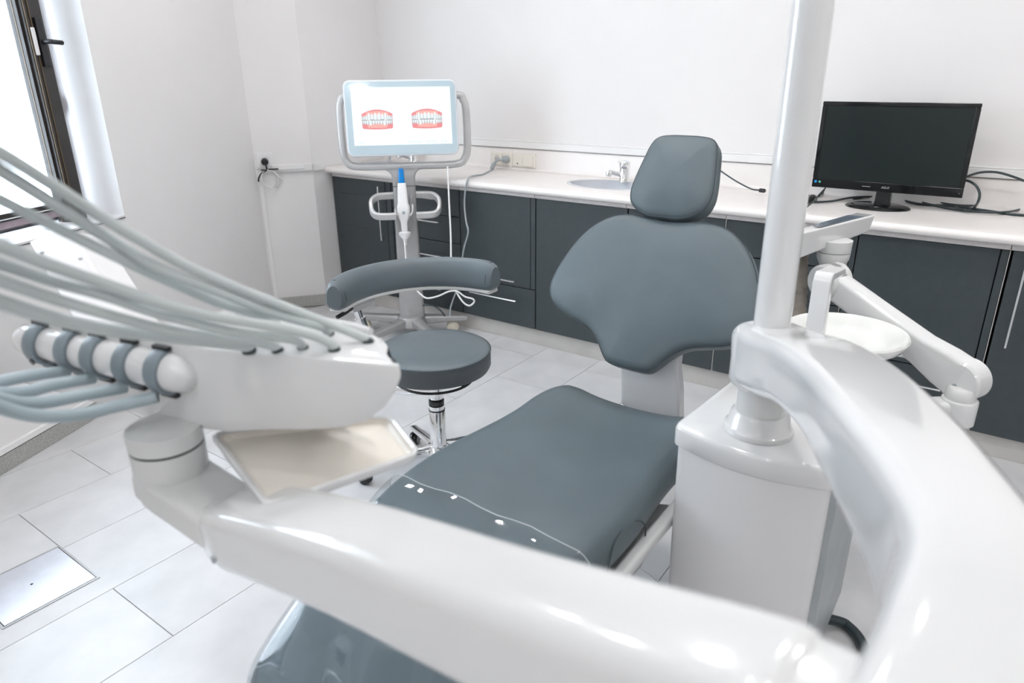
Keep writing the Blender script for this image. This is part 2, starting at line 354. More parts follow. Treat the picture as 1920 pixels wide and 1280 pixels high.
# ---------------------------------------------------------------- ceiling lights (the room's lamps, seen only as reflections, plus a rear row added for fill)
for i, (x, y) in enumerate(LAMPS):
    e = empty('ceiling_light', (x, y, ZC), 'square white recessed ceiling downlight, reflected in the glossy plastic; rear row added as fill', 'ceiling light', 'square ceiling downlights')
    f = MB()
    for a in ((-.11, -.11, .11, -.095), (-.11, .095, .11, .11), (-.11, -.095, -.095, .095), (.095, -.095, .11, .095)): f.box((x+a[0], y+a[1], ZC-0.012), (x+a[2], y+a[3], ZC-0.0005))
    f.build('frame', 'satin', e)
    MB().box((x-.094, y-.094, ZC-0.008), (x+.094, y+.094, ZC-0.001)).build('diffuser', 'lamp', e)

# ================================================================ WINDOW
win = empty('window_1', wl(1.8, 0.782, 0.2)); win['kind'] = 'structure'
MB().wbox(1.075, 1.150, 0.785, 2.2, 0.205, 0.275).wbox(2.49, 2.55, 0.785, 2.2, 0.205, 0.275).wbox(1.15, 2.49, 0.785, 0.812, 0.205, 0.275).wbox(1.15, 2.49, 2.14, 2.2, 0.205, 0.275).build('window_frame', 'frame', win, bevel=0.003)
MB().wbox(1.085, 1.118, 0.80, 2.2, 0.196, 0.205).build('seal_strip', 'frame_mv', win)
MB().wbox(1.124, 1.128, 0.80, 2.2, 0.192, 0.205).build('seal_strip', 'rimw', win)
MB().wbox(1.075, 2.55, 0.774, 0.7835, -0.006, 0.205).build('window_sill', 'satin', win, bevel=0.002)
MB().wbox(1.075, 2.55, 0.7705, 0.7735, -0.004, 0.0).build('sill_painted_shade', 'frame', win)  # solid dark strip in place of the shade under the sill
sash = MB().wbox(1.165, 1.252, 0.745, 2.18, 0.105, 0.165).build('sash_stile', 'frame', win, bevel=0.004)
MB().wbox(1.252, 1.262, 0.75, 2.18, 0.12, 0.16).build('sash_bead', 'frame', sash)
MB().wbox(1.262, 1.2635, 0.75, 2.18, 0.136, 0.141).build('brown_gasket', 'frame_br', sash)
MB().wbox(1.225, 1.229, 0.75, 2.18, 0.1015, 0.105).build('brown_gasket', 'frame_br', sash)
MB().wbox(1.244, 1.248, 0.75, 2.18, 0.1015, 0.105).build('brown_gasket', 'frame_br', sash)
MB().wbox(1.150, 1.164, 0.80, 2.18, 0.155, 0.17).build('white_rail', 'rimw', sash)
MB().wbox(1.178, 1.200, 0.742, 0.775, 0.1005, 0.105).build('end_cap', 'alu_lt', sash)
rail = MB().wbox(1.262, 2.49, 0.838, 0.868, 0.125, 0.165).build('sash_rail', 'frame', win, bevel=0.003)
MB().wbox(1.262, 2.49, 0.812, 0.838, 0.130, 0.165).build('rail_seal', 'frame_mv', rail)
MB().wbox(1.262, 2.49, 0.846, 0.850, 0.121, 0.125).build('rail_highlight_strip', 'rimw', rail)
MB().wbox(2.42, 2.49, 0.868, 2.18, 0.125, 0.165).build('sash_stile', 'frame', win, bevel=0.003)
MB().wbox(1.262, 2.42, 0.868, 2.16, 0.14, 0.15).build('window_pane', 'glass', win)
h = MB().wbox(1.186, 1.216, 1.385, 1.560, 0.093, 0.105).build('handle_plate', 'black', sash, bevel=0.002)
MB().tube([wl(1.200, 1.475, 0.095), wl(1.200, 1.475, 0.068), wl(1.197, 1.475, 0.060), wl(1.190, 1.474, 0.058), wl(1.148, 1.472, 0.058)], 0.009, 12).build('window_handle', 'black', win, smooth=True)
MB().wbox(1.222, 1.240, 1.425, 1.525, 0.097, 0.105).build('white_latch', 'sockw', sash, bevel=0.004)
# roller blind chain hanging in front of the frame
ch = empty('blind_chain', wl(1.125, 1.3, 0.185), 'black bead chain hanging beside the window handle, plastic weight at its lower end', 'blind chain')
bd = MB()
for k in range(90):
    z = 1.27 + 0.0095*k
    for ds in (-0.005, 0.005):
        c = wl(1.113+ds, z, 0.182); r = 0.0024
        bd.add([c+Vector((r, 0, 0)), c+Vector((-r, 0, 0)), c+Vector((0, r, 0)), c+Vector((0, -r, 0)), c+Vector((0, 0, r)), c+Vector((0, 0, -r))],
               [(0, 2, 4), (2, 1, 4), (1, 3, 4), (3, 0, 4), (2, 0, 5), (1, 2, 5), (3, 1, 5), (0, 3, 5)])
o = bd.build('beads', 'black', ch); o['kind'] = 'stuff'
MB().tube([wl(1.113, 1.27, 0.182), wl(1.113, 2.12, 0.182)], 0.0011, 6).build('chain_cord', 'black', ch)
MB().lathe([(0.006, 0), (0.011, 0.012), (0.011, 0.055), (0.006, 0.068)], wl(1.113, 1.205, 0.182), n=14, sy=0.7).build('chain_weight', 'black', ch, smooth=True)
# the building across the street, seen through the glass
fb = empty('facade', wl(2.2, 0, 4.3), 'pale sunlit building across the street, seen through the window glass', 'building')
MB().wbox(-3, 9, -3, 5, 4.5, 4.8).build('wall', 'facade', fb)
for z in (0.35, 1.75, 3.1): MB().wbox(-3, 9, z, z+0.07, 4.38, 4.5).build('cornice', 'facade', fb)
for k in range(5):
    a = 0.4 + 1.5*k; q = MB().wbox(a, a+0.7, 0.55, 1.55, 4.46, 4.5).build('facade_window', 'greywhite', fb)
    MB().wbox(a+0.05, a+0.65, 0.6, 1.5, 4.45, 4.46).build('pane', 'rimw', q)

# ================================================================ CABINETS AND WORKTOP
YD, ZT, ZB0 = 2.862, 0.775, 0.093
tag(MB().box((XL, 2.893, 0), (XR, 2.91, 0.0925)).build('baseboard_back', 'plinth'), kind='structure')
def bar_h(x0, x1, z, parent):
    p = cr([(x0, YD+0.001, z), (x0, YD-0.018, z), (x0+0.004, YD-0.026, z), (x0+0.012, YD-0.029, z), (x1-0.012, YD-0.029, z), (x1-0.004, YD-0.026, z), (x1, YD-0.018, z), (x1, YD+0.001, z)], 3)
    return MB().tube(p, 0.0042, 8).build('handle', 'handle', parent, smooth=True)
def bar_v(x, z0, z1, parent):
    p = cr([(x, YD+0.001, z0), (x, YD-0.018, z0), (x, YD-0.026, z0+0.004), (x, YD-0.029, z0+0.012), (x, YD-0.029, z1-0.012), (x, YD-0.026, z1-0.004), (x, YD-0.018, z1), (x, YD+0.001, z1)], 3)
    return MB().tube(p, 0.0042, 8).build('handle', 'handle', parent, smooth=True)
def front(name, x0, x1, z0, z1, parent, bev=0.0015):
    return MB().box((x0, YD, z0), (x1, YD+0.018, z1)).build(name, 'cab', parent, bevel=bev)
def cabinet(x0, x1, label, kind, group=None):
    e = empty('base_cabinet', ((x0+x1)/2, 3.05, 0.0925), label, 'cabinet', group)
    MB().box((x0+0.002, YD+0.021, 0.0925), (x1-0.002, 3.31, 0.685 if x0 < -2.95 or -2 < x0 < -1.9 else 0.774)).build('body', 'cabin', e)
    a, b = x0+0.003, x1-0.003; g = 0.0022
    if kind == 'drawers':
        zs = [ZB0, 0.285, 0.482, 0.628, ZT]
        for (z0, z1), hz in zip(zip(zs[:-1], zs[1:]), (0.213, 0.402, 0.591, 0.716)):
            d = front('drawer', a, b, z0+g, z1-g, e); m = (a+b)/2
            bar_h(m+0.0-0.085+0.03, m+0.085+0.03, hz, d)
    elif kind in ('doordrawer', 'doordrawer_r'):
        if kind == 'doordrawer': dx0, dx1 = a, b-0.030; fx0, fx1 = b-0.027, b
        else: dx0, dx1 = a+0.024, b-0.026; fx0, fx1 = b-0.022, b
        d = front('door', dx0, dx1, 0.306+g, ZT-g, e); m = (a+b)/2
        bar_h(m-0.085+0.02, b-0.115, 0.340, d)
        front('filler_panel', fx0, fx1, 0.306+g if kind == 'doordrawer' else ZB0+g, ZT-g, e)
        if kind != 'doordrawer': front('filler_panel', a, a+0.020, ZB0+g, ZT-g, e)
        d = front('drawer', a if kind == 'doordrawer' else dx0, b if kind == 'doordrawer' else dx1, ZB0+g, 0.306-g, e); bar_h(m-0.16, b-0.115, 0.237, d)
    elif kind == 'flap':
        d = front('door', a, b-0.045, ZB0+g, ZT-g, e); front('filler_panel', b-0.041, b, ZB0+g, ZT-g, e)
        bar_v(-2.988, 0.448, 0.738, d)
        MB().box((-3.335, YD-0.003, 0.488), (-3.018, YD-0.0005, 0.682)).build('inset_panel', 'cab', d, bevel=0.001)
        q = MB().box((-3.017, YD-0.0035, 0.486), (-3.013, YD-0.0005, 0.60)).build('inset_edge', 'black', d)
    elif kind == 'door':
        front('door', a, b, ZB0+g, ZT-g, e)
    elif kind == 'door_h':
        d = front('door', a, b, ZB0+g, ZT-g, e); bar_v(x0+0.045, 0.45, 0.725, d)
    return e
cabinet(-3.405, -2.912, 'slate grey cabinet at the left end, tall door with an inset panel', 'flap')
cabinet(-2.912, -2.412, 'slate grey drawer unit behind the pole of the scanner cart', 'drawers')
cabinet(-2.412, -1.926, 'slate grey cabinet with a door over one deep drawer, right of the scanner cart', 'doordrawer')
cabinet(-1.926, -1.427, 'plain slate grey cabinet door left of the big grey backrest', 'door')
cabinet(-1.427, -0.977, 'plain slate grey cabinet door behind the headrest', 'door')
cabinet(-0.977, -0.497, 'slate grey drawer unit behind the white vertical post', 'drawers')
cabinet(-0.497, 0.000, 'wide slate grey cabinet with door and drawer below the black monitor', 'doordrawer_r')
cabinet(0.006, 0.506, 'slate grey cabinet at the right edge with a long vertical handle', 'door_h')
cabinet(0.512, 1.012, 'slate grey cabinet beyond the right edge of the view', 'door')
for k, x in enumerate((-0.975, -0.496, 0.003)):
    MB().box((x-0.0045, YD+0.001, ZB0), (x-0.0022, YD+0.020, ZT)).build('edge_strip', 'edge', [o for o in bpy.data.objects if o.name.startswith('base_cabinet') and o.parent is None][(4, 5, 6)[k]])
st = MB(); xs = [-3.385, -2.915, -2.40, -1.925, -1.43, -0.975, -0.50, 0.0, 0.5, 1.0, 1.5]
trim6 = empty('trim_6', (-1.0, 2.86, 0.78)); trim6['kind'] = 'structure'
for a, b in zip(xs[:-1], xs[1:]): MB().box((a+0.001, 2.848, 0.7765), (b-0.001, 2.862, 0.7965)).build('strip', 'strip', trim6, bevel=0.001)
# worktop with rounded nosing, two lengths meeting at a seam, each with a sink hole
ZW = 0.832; SK = [(-3.15, 3.085), (-1.655, 3.085)]
def nosing(mb, x0, x1):
    pr = [(2.90, ZW)] + [(2.832+0.018*math.cos(math.radians(a))*1.0-0.0, ZW-0.018+0.018*math.sin(math.radians(a))) for a in (90, 115, 140, 165, 180)] + [(2.832+0.018*math.cos(math.radians(a)), 0.815+0.0+0.018*math.sin(math.radians(a))) for a in (195, 225, 250, 270)] + [(2.90, 0.797)]
    return mb.rings([[(x, y, z) for y, z in pr] for x in (x0, x1)])
def slab(x0, x1, sx, sy, name):
    mb = nosing(MB(), x0, x1); b0, b1 = ZW-0.035, ZW
    hx, y0, y1 = 0.27, 2.90, 3.27
    mb.box((x0, y0, b0), (sx-hx, 3.318, b1)); mb.box((sx+hx, y0, b0), (x1, 3.318, b1)); mb.box((sx-hx, y1, b0), (sx+hx, 3.318, b1))
    N = 48; sq = []; el = []
    for k in range(N):
        a = 2*PI*k/N; c, s = math.cos(a), math.sin(a); t = 1/max(abs(c), abs(s))
        sq.append((sx+c*t*hx, (y0+y1)/2+s*t*(y1-y0)/2)); el.append((sx+0.205*c, sy+0.128*s))
    mb.rings([[(x, y, b0) for x, y in sq], [(x, y, b1) for x, y in sq], [(x, y, b1) for x, y in el], [(x, y, b0) for x, y in el]], False, False)
    return mb.build(name, 'top', smooth=True, angle=25)
w1 = slab(XL+0.003, -2.391, *SK[0], 'worktop'); tag(w1, 'short length of white worktop left of the seam, under the scanner screen', 'worktop')
w2 = slab(-2.389, XR-0.01, *SK[1], 'worktop'); tag(w2, 'long length of white worktop right of the seam, carrying the black monitor', 'worktop')
def splash(x0, x1):
    pr = [(3.318, 0.797), (3.318, ZW+0.014), (3.316, ZW+0.006), (3.308, ZW+0.0005), (3.316, ZW+0.02), (3.3165, 0.940), (3.319, 0.946), (3.3295, 0.947), (3.3295, 0.797)]
    pr = [(3.3185, 0.797), (3.3185, ZW+0.0002), (3.296, ZW+0.0006), (3.307, ZW+0.004), (3.314, ZW+0.011), (3.3165, ZW+0.022), (3.3165, 0.940), (3.319, 0.946), (3.3295, 0.947), (3.3295, 0.797)]
    return MB().rings([[(x, y, z) for y, z in pr] for x in (x0, x1)]).build('backsplash', 'top', smooth=True)
tag(splash(XL+0.003, -2.3905), 'low white backsplash left of the seam, behind the scanner screen', 'backsplash')
tag(splash(-2.3885, XR-0.01), 'low white backsplash right of the seam, running behind the monitor', 'backsplash')
for i, (sx, sy) in enumerate(SK):
    sk = empty('sink', (sx, sy, ZW), ('oval grey sink sunk in the worktop behind the scanner cart', 'oval grey sink sunk in the worktop left of the headrest')[i], 'sink')
    MB().lathe([(0.2, 0.0022), (0.216, 0.0028), (0.218, 0.0005), (0.200, 0.0003), (0.196, -0.02), (0.17, -0.09), (0.12, -0.13), (0.02, -0.135), (0.02, -0.138), (0.125, -0.134), (0.175, -0.093), (0.2, -0.02), (0.2, 0.0022)], (sx, sy, ZW), n=48, cap0=False, cap1=False, sx=1.0, sy=0.63, ref=(1, 0, 0)).build('bowl', 'sink', sk, smooth=True)
    MB().lathe([(0.0, 0.0), (0.02, 0.0), (0.022, 0.003), (0.012, 0.005), (0, 0.003)], (sx, sy, ZW-0.135), n=20).build('drain', 'chrome', sk, smooth=True)
def faucet(x, y, label, yaw=0.0):
    f = empty('faucet', (x, y, ZW), label, 'faucet'); d = Vector((math.sin(yaw), -math.cos(yaw), 0)); z0 = ZW+0.0005
    MB().lathe([(0.028, 0), (0.028, 0.005), (0.0255, 0.009), (0.0255, 0.058), (0.024, 0.066)], (x, y, z0), n=24).build('body', 'chrome', f, smooth=True)
    p = [Vector((x, y, z0+0.034)) + d*0.015, Vector((x, y, z0+0.042)) + d*0.04, Vector((x, y, z0+0.050)) + d*0.068, Vector((x, y, z0+0.050)) + d*0.082]
    sp = MB().tube(cr(p, 5), 0.011, 14).build('spout', 'chrome', f, smooth=True)
    MB().lathe([(0.012, 0.004), (0.013, 0), (0.013, -0.018), (0.009, -0.020)], p[-1]-Vector((0, 0, 0.000)), n=18, sx=1.15, sy=1.15).build('aerator', 'chrome', sp, smooth=True)
    q = [Vector((x, y, z0+0.070)), Vector((x, y, z0+0.085)), Vector((x, y, z0+0.098)) - d*0.01]
    MB().lathe([(0.024, 0.067), (0.027, 0.073), (0.0275, 0.090), (0.025, 0.100), (0.014, 0.104)], (x, y, z0), n=24).build('lever_cap', 'chrome', f, smooth=True)
    sweep([(Vector((x, y, z0+0.100)) + d*0.000, 0.030, 0.008), (Vector((x, y, z0+0.100)) + d*0.02, 0.026, 0.007), (Vector((x, y, z0+0.098)) + d*0.036, 0.018, 0.005)]).build('lever', 'chrome', f, smooth=True)
    return f
faucet(-1.629, 3.205, 'chrome single-lever faucet at the sink left of the headrest', -0.75)
faucet(-3.075, 3.225, 'chrome single-lever faucet half hidden under the lit scanner screen', -0.9)
sd = empty('soap_dispenser', (-3.27, 3.225, ZW), 'small chrome dispenser post left of the faucet under the scanner screen', 'dispenser')
MB().lathe([(0.02, 0), (0.02, 0.006), (0.012, 0.012), (0.012, 0.06), (0.016, 0.064)], (-3.27, 3.225, ZW+0.0005), n=20).build('body', 'chrome', sd, smooth=True)
MB().lathe([(0.008, 0.064), (0.008, 0.08), (0.018, 0.084), (0.018, 0.094), (0.008, 0.097)], (-3.27, 3.225, ZW+0.0005), n=20).build('pump_head', 'chrome', sd, smooth=True)
# ---------------------------------------------------------------- sockets on the backsplash
YS = 3.3163
def obox(mb, x0, x1, z0, z1, t0, t1): return mb.box((x0, YS-t1, z0), (x1, YS-t0, z1))
X0 = -2.532; DX = 0.0722
ss = empty('socket_strip', (X0+0.145, YS, 0.88), 'ivory strip of two sockets, an antenna outlet and a switch on the backsplash', 'socket')
obox(MB(), X0-0.004, X0+0.302, 0.848, 0.925, 0, 0.009).build('frame', 'cream2', ss, bevel=0.004)
for k in range(4):
    a = X0 + 0.006 + DX*k; b = a + 0.068
    q = obox(MB(), a, b, 0.855, 0.918, 0.009, 0.0115 if k < 3 else 0.0155).build(('socket', 'socket', 'antenna_outlet', 'rocker_switch')[k], 'cream2', ss, bevel=0.002)
    cxx = (a+b)/2
    if k < 2:
        MB().lathe([(0.0215, 0.0116), (0.022, 0.0122), (0.0195, 0.0122), (0.0190, 0.0118)], (cxx, YS, 0.8865), ax=(0, -1, 0), n=28).build('socket_rim', 'cream2', q, smooth=True)
        MB().lathe([(0.0, 0.0117), (0.0188, 0.0117), (0.0188, 0.0119), (0.0, 0.0119)], (cxx, YS, 0.8865), ax=(0, -1, 0), n=28).build('socket_well', 'strip', q)
        for dx in (-0.0095, 0.0095): MB().lathe([(0.0026, 0.0119), (0.0026, 0.0124)], (cxx+dx, YS, 0.8865), ax=(0, -1, 0), n=10).build('contact_hole', 'black', q)
    if k == 2: MB().lathe([(0.004, 0.0116), (0.004, 0.0126)], (cxx, YS, 0.868), ax=(0, -1, 0), n=12).build('jack_hole', 'black', q)
for k in range(1, 4):
    a = X0 + 0.0047 + DX*k; obox(MB(), a-0.0012, a+0.0004, 0.853, 0.920, 0.009, 0.0096).build('gap_shade', 'gap_shade', ss)  # darker ivory strip paints the shade in the gap between modules
# grey power plug and its cable hanging over the worktop
pg = empty('power_cable', (X0+0.115, 3.25, 0.87), 'grey power cable plugged into the ivory socket strip, hanging over the worktop edge', 'cable')
MB().lathe([(0.019, 0.0124), (0.020, 0.020), (0.0195, 0.034), (0.012, 0.046), (0.006, 0.050)], (X0+0.112, YS, 0.8865), ax=(0, -1, 0), n=24).build('plug', 'cable_g', pg, smooth=True)
MB().tube(cr([(X0+0.112, YS-0.046, 0.8865), (X0+0.09, YS-0.062, 0.886), (X0+0.072, YS-0.068, 0.876), (X0+0.066, YS-0.070, 0.86)], 5), 0.007, 10).build('plug_neck', 'cable_g', pg, smooth=True)
MB().lathe([(0.006, 0), (0.012, 0.006), (0.012, 0.032), (0.008, 0.045)], (X0+0.060, 3.225, 0.835), ax=(0.1, 0.35, 0.6), n=14).build('inline_connector', 'cable_g', pg, smooth=True)
cab = [(X0+0.060, 3.225, 0.838), (-2.461, 3.214, 0.836), (-2.383, 3.03, 0.836), (-2.386, 2.966, 0.838), (-2.317, 2.836, 0.847), (-2.312, 2.808, 0.826), (-2.321, 2.803, 0.773), (-2.325, 2.8, 0.71), (-2.293, 2.77, 0.636), (-2.273, 2.76, 0.585), (-2.305, 2.76, 0.497), (-2.323, 2.76, 0.41), (-2.319, 2.76, 0.338), (-2.35, 2.74, 0.264), (-2.378, 2.72, 0.175), (-2.35, 2.68, 0.14)]
MB().tube(cr(cab, 6), 0.0042, 8).build('cord', 'cable_g', pg, smooth=True)
# ---------------------------------------------------------------- socket and coiled cable on the column
ws = empty('wall_socket', fc(0.056, 0.885), 'square white wall socket at the column with a black plug in it', 'socket')
fbox(MB(), 0.012, 0.100, 0.842, 0.930, 0, 0.009).build('frame', 'sockw', ws, bevel=0.004)
fbox(MB(), 0.024, 0.088, 0.854, 0.918, 0.009, 0.012).build('socket', 'sockw', ws, bevel=0.002)
MB().lathe([(0.019, 0.0), (0.021, 0.006), (0.019, 0.028), (0.010, 0.036)], fc(0.056, 0.884, 0.0122), ax=FN, n=24).build('plug', 'black', ws, smooth=True)
cc = empty('coiled_cable', fc(0.06, 0.80, 0.03), 'white cable coiled up and tied under the black plug on the column', 'cable')
pts = []
for k in range(0, 40*3+1):
    a = 2*PI*k/40 + 1.2; r = 0.050 + 0.004*math.sin(k*0.13); pts.append(fc(0.072 + r*math.cos(a) + 0.006*math.sin(k*.07), 0.790 + r*0.92*math.sin(a), 0.030 + 0.0025*math.sin(k*0.21)))
MB().tube(pts, 0.0026, 7).build('coil', 'cable_w', cc, smooth=True)
MB().tube(cr([fc(0.09, 0.835, 0.03), fc(0.12, 0.80, 0.034), fc(0.145, 0.775, 0.034)], 5), 0.0032, 7).build('cable_end', 'cable_w', cc, smooth=True)
MB().tube(cr([fc(0.058, 0.874, 0.046), fc(0.062, 0.85, 0.05), fc(0.055, 0.835, 0.032), fc(0.03, 0.82, 0.030), fc(0.012, 0.795, 0.028), fc(0.008, 0.775, 0.028)], 5), 0.0048, 8).build('black_lead', 'black', cc, smooth=True)
MB().tube(cr([fc(0.03, 0.838, 0.03), fc(0.08, 0.842, 0.034), fc(0.125, 0.842, 0.034)], 5), 0.004, 8).build('black_lead', 'black', cc, smooth=True)
MB().tube(cr([fc(0.05, 0.845, 0.028), fc(0.066, 0.84, 0.042), fc(0.078, 0.828, 0.028), fc(0.06, 0.83, 0.024), fc(0.05, 0.845, 0.028)], 5), 0.004, 8).build('tie', 'sockw', cc, smooth=True)
# ---------------------------------------------------------------- steel hatch in the floor
fh = empty('floor_hatch', (-2.065, 0.515, 0), 'brushed steel hatch plate set in the floor tiles, lower left', 'floor hatch')
hf = MB()
hx0, hx1, hy0, hy1 = -2.187, -1.945, 0.397, 0.634
for a in ((hx0-.006, hy0-.006, hx1+.006, hy0), (hx0-.006, hy1, hx1+.006, hy1+.006), (hx0-.006, hy0, hx0, hy1), (hx1, hy0, hx1+.006, hy1)): hf.box((a[0], a[1], 0.0002), (a[2], a[3], 0.0025))
hf.build('frame', 'alu', fh); MB().box((hx0, hy0, 0.0002), (hx1, hy1, 0.001)).build('gap', 'black', fh)
MB().box((hx0+0.002, hy0+0.002, 0.001), (hx1-0.002, hy1-0.002, 0.0035)).build('plate', 'steel', fh, bevel=0.0008)
MB().lathe([(0.004, 0), (0.004, 0.0003)], (-2.066, 0.512, 0.0035), n=12).build('key_hole', 'black', fh)

# ================================================================ MONITOR
mo = empty('monitor', (-0.45, 3.13, ZW), 'black flat computer monitor switched off on the worktop at the right', 'monitor')
mx0, mx1, mz0, mz1, MY = -0.727, -0.188, 0.892, 1.228, 3.13
bz = 0.021
b = MB()
b.box((mx0, MY, mz0), (mx1, MY+0.016, mz0+0.036)); b.box((mx0, MY, mz1-bz*0.75), (mx1, MY+0.016, mz1)); b.box((mx0, MY, mz0+0.036), (mx0+bz*0.8, MY+0.016, mz1-bz*.75)); b.box((mx1-bz*0.8, MY, mz0+0.036), (mx1, MY+0.016, mz1-bz*.75))
b.build('bezel', 'glossblack', mo, bevel=0.003)
MB().box((mx0+bz*.8, MY+0.004, mz0+0.036), (mx1-bz*.8, MY+0.012, mz1-bz*.75)).build('display', 'lcd', mo)
sweep([((-0.4575, MY+0.016, 1.06), 0.52, 0.31), ((-0.4575, MY+0.03, 1.06), 0.50, 0.29), ((-0.4575, MY+0.045, 1.06), 0.40, 0.22)], rad=0.08).build('back_shell', 'black', mo, smooth=True)
MB().hexa([(-0.483, 3.125, ZW+0.006), (-0.425, 3.125, ZW+0.006), (-0.425, 3.165, ZW+0.006), (-0.483, 3.165, ZW+0.006)], [(-0.478, 3.140, 0.96), (-0.43, 3.140, 0.96), (-0.43, 3.17, 0.96), (-0.478, 3.17, 0.96)]).build('stand_neck', 'glossblack', mo, bevel=0.003)
MB().lathe([(0.0, 0.0005), (0.113, 0.0005), (0.118, 0.003), (0.112, 0.008), (0.100, 0.0115), (0.0, 0.0125)], (-0.467, 3.125, ZW), n=48, sx=1.0, sy=0.76, ref=(1, 0, 0)).build('stand_base', 'glossblack', mo, smooth=True)
tx = bpy.data.curves.new('lettering', 'FONT'); tx.body = 'ASUS'; tx.size = 0.0125; tx.extrude = 0.0003; tx.align_x = 'CENTER'; tx.shear = 0.3
tt = bpy.data.objects.new('lettering', tx); me = bpy.data.meshes.new_from_object(tt); bpy.data.objects.remove(tt); bpy.data.curves.remove(tx)
to = bpy.data.objects.new('bezel_logo', me); C.objects.link(to); to.parent = mo; to.location = Vector((-0.452, MY-0.0008, mz0+0.014)) - Vector(mo.location); to.rotation_euler = (PI/2, 0, 0); me.materials.clear(); me.materials.append(M['badge'])
MB().box((-0.535, MY-0.0008, mz0+0.0165), (-0.505, MY, mz0+0.0185)).build('bezel_print', 'badge', mo)
MB().box((-0.7175, MY-0.0008, mz0+0.018), (-0.7085, MY, mz0+0.028)).build('blue_sticker', 'sticker_b', mo)
MB().lathe([(0.0048, 0), (0.0048, 0.0008)], (-0.697, MY, mz0+0.023), ax=(0, -1, 0), n=18).build('green_sticker', 'sticker_g', mo)
MB().lathe([(0.0022, 0), (0.0022, 0.0009)], (-0.697, MY-0.0008, mz0+0.023), ax=(0, -1, 0), n=12).build('sticker_centre', 'badge', mo)
MB().lathe([(0.0016, 0), (0.0016, 0.0008)], (-0.2, MY, mz0+0.016), ax=(0, -1, 0), n=10).build('power_led', 'badge', mo)
# keyboard pushed behind the post
kb = empty('keypad', (-0.79, 3.10, ZW), 'small black keypad on the worktop, left of the monitor and half behind the post', 'keypad')
MB().hexa([(-0.855, 3.025, ZW+0.0005), (-0.712, 3.035, ZW+0.0005), (-0.700, 3.15, ZW+0.0005), (-0.845, 3.14, ZW+0.0005)], [(-0.855, 3.025, ZW+0.014), (-0.712, 3.035, ZW+0.014), (-0.700, 3.15, ZW+0.022), (-0.845, 3.14, ZW+0.022)]).build('case', 'black', kb, bevel=0.003)
kc = None
for r in range(5):
    for c in range(6):
        u = (c+0.5)/6; v = (r+0.5)/5; x = (-0.851+0.136*u) + 0.010*v; y = 3.029 + 0.110*v + 0.009*u*(1-v*0.2); z = ZW+0.0145+0.008*v
        if kc is None:
            ko = MB().hexa([(-.009, -.008, 0), (.009, -.008, 0), (.009, .008, 0), (-.009, .008, 0)], [(-.0075, -.0065, .005), (.0075, -.0065, .005), (.0075, .0065, .005), (-.0075, .0065, .005)]).build('key', 'lcd'); kc = ko.data
        else: ko = bpy.data.objects.new('key', kc); C.objects.link(ko)
        ko.parent = kb; ko.location = Vector((x, y, z)) - Vector(kb.location)
# black cables around the monitor
def cable(name, label, pts, r, m='cable_d', n=6, cat='cable', group=None):
    o = MB().tube(cr(pts, n), r, 8).build(name, m, smooth=True); tag(o, label, cat, group); return o
zc = ZW+0.005
cable('thin_cable', 'thin dark cable with a small plug, lying between the headrest and the white post', [(-1.215, 3.28, 0.936), (-1.162, 3.26, 0.911), (-1.088, 3.23, 0.881), (-1.026, 3.19, 0.865), (-0.981, 3.165, 0.856), (-0.949, 3.16, 0.855)], 0.0035)
o = MB().lathe([(0.005, 0), (0.009, 0.004), (0.009, 0.026), (0.005, 0.03)], (-0.949, 3.16, 0.855), ax=(1, -0.15, 0), n=12).build('cable_plug', 'black', None, smooth=True)
tp = bpy.data.objects['thin_cable']; o.parent = tp
cable('monitor_cable', 'black cable arching up from behind the monitor against the wall', [(-0.215, 3.17, 0.938), (-0.192, 3.18, 0.964), (-0.157, 3.2, 0.98), (-0.113, 3.22, 0.984), (-0.066, 3.23, 0.975), (0.013, 3.24, 0.947), (0.11, 3.24, 0.903)], 0.0045)
cable('monitor_cable', 'black cable looping in a half circle right of the monitor', [(-0.209, 3.17, 0.952), (-0.183, 3.17, 0.952), (-0.154, 3.15, 0.939), (-0.137, 3.14, 0.914), (-0.135, 3.13, 0.885), (-0.152, 3.277, 0.837), (-0.169, 3.199, 0.837), (-0.203, 3.244, 0.837), (-0.272, 3.464, 0.837), (-0.337, 3.519, 0.837)], 0.0048)
cable('monitor_cable', 'straight black cable running right from under the monitor along the backsplash', [(-0.517, 3.346, 0.845), (-0.418, 3.367, 0.842), (-0.276, 3.319, 0.84), (-0.199, 3.296, 0.84), (-0.113, 3.338, 0.84), (0.024, 3.398, 0.84), (0.156, 3.339, 0.84)], 0.0045)
cable('monitor_cable', 'lowest black cable on the worktop, running right in front of the others', [(-0.584, 3.265, 0.837), (-0.483, 3.394, 0.837), (-0.344, 3.266, 0.837), (-0.234, 3.28, 0.837), (-0.106, 3.24, 0.837), (-0.02, 3.206, 0.837), (0.077, 3.232, 0.837)], 0.005)
cable('monitor_cable', 'black cable bending up at the right edge of the worktop', [(-0.4, 3.382, 0.837), (-0.227, 3.215, 0.837), (-0.103, 3.171, 0.842), (-0.038, 3.226, 0.842), (0, 3.329, 0.84), (0.057, 3.42, 0.84)], 0.0042)
cable('monitor_cable', 'black cable sagging behind the stand from the keyboard side', [(-0.682, 3.16, 0.878), (-0.698, 3.131, 0.85), (-0.693, 3.081, 0.84), (-0.639, 3.131, 0.84), (-0.584, 3.261, 0.842), (-0.494, 3.334, 0.842), (-0.397, 3.363, 0.84)], 0.0045)
cable('monitor_cable', 'black lead dropping from the left part of the monitor to the keyboard', [(-0.679, 3.17, 0.886), (-0.699, 3.158, 0.855), (-0.678, 2.987, 0.855), (-0.668, 2.846, 0.856)], 0.003)
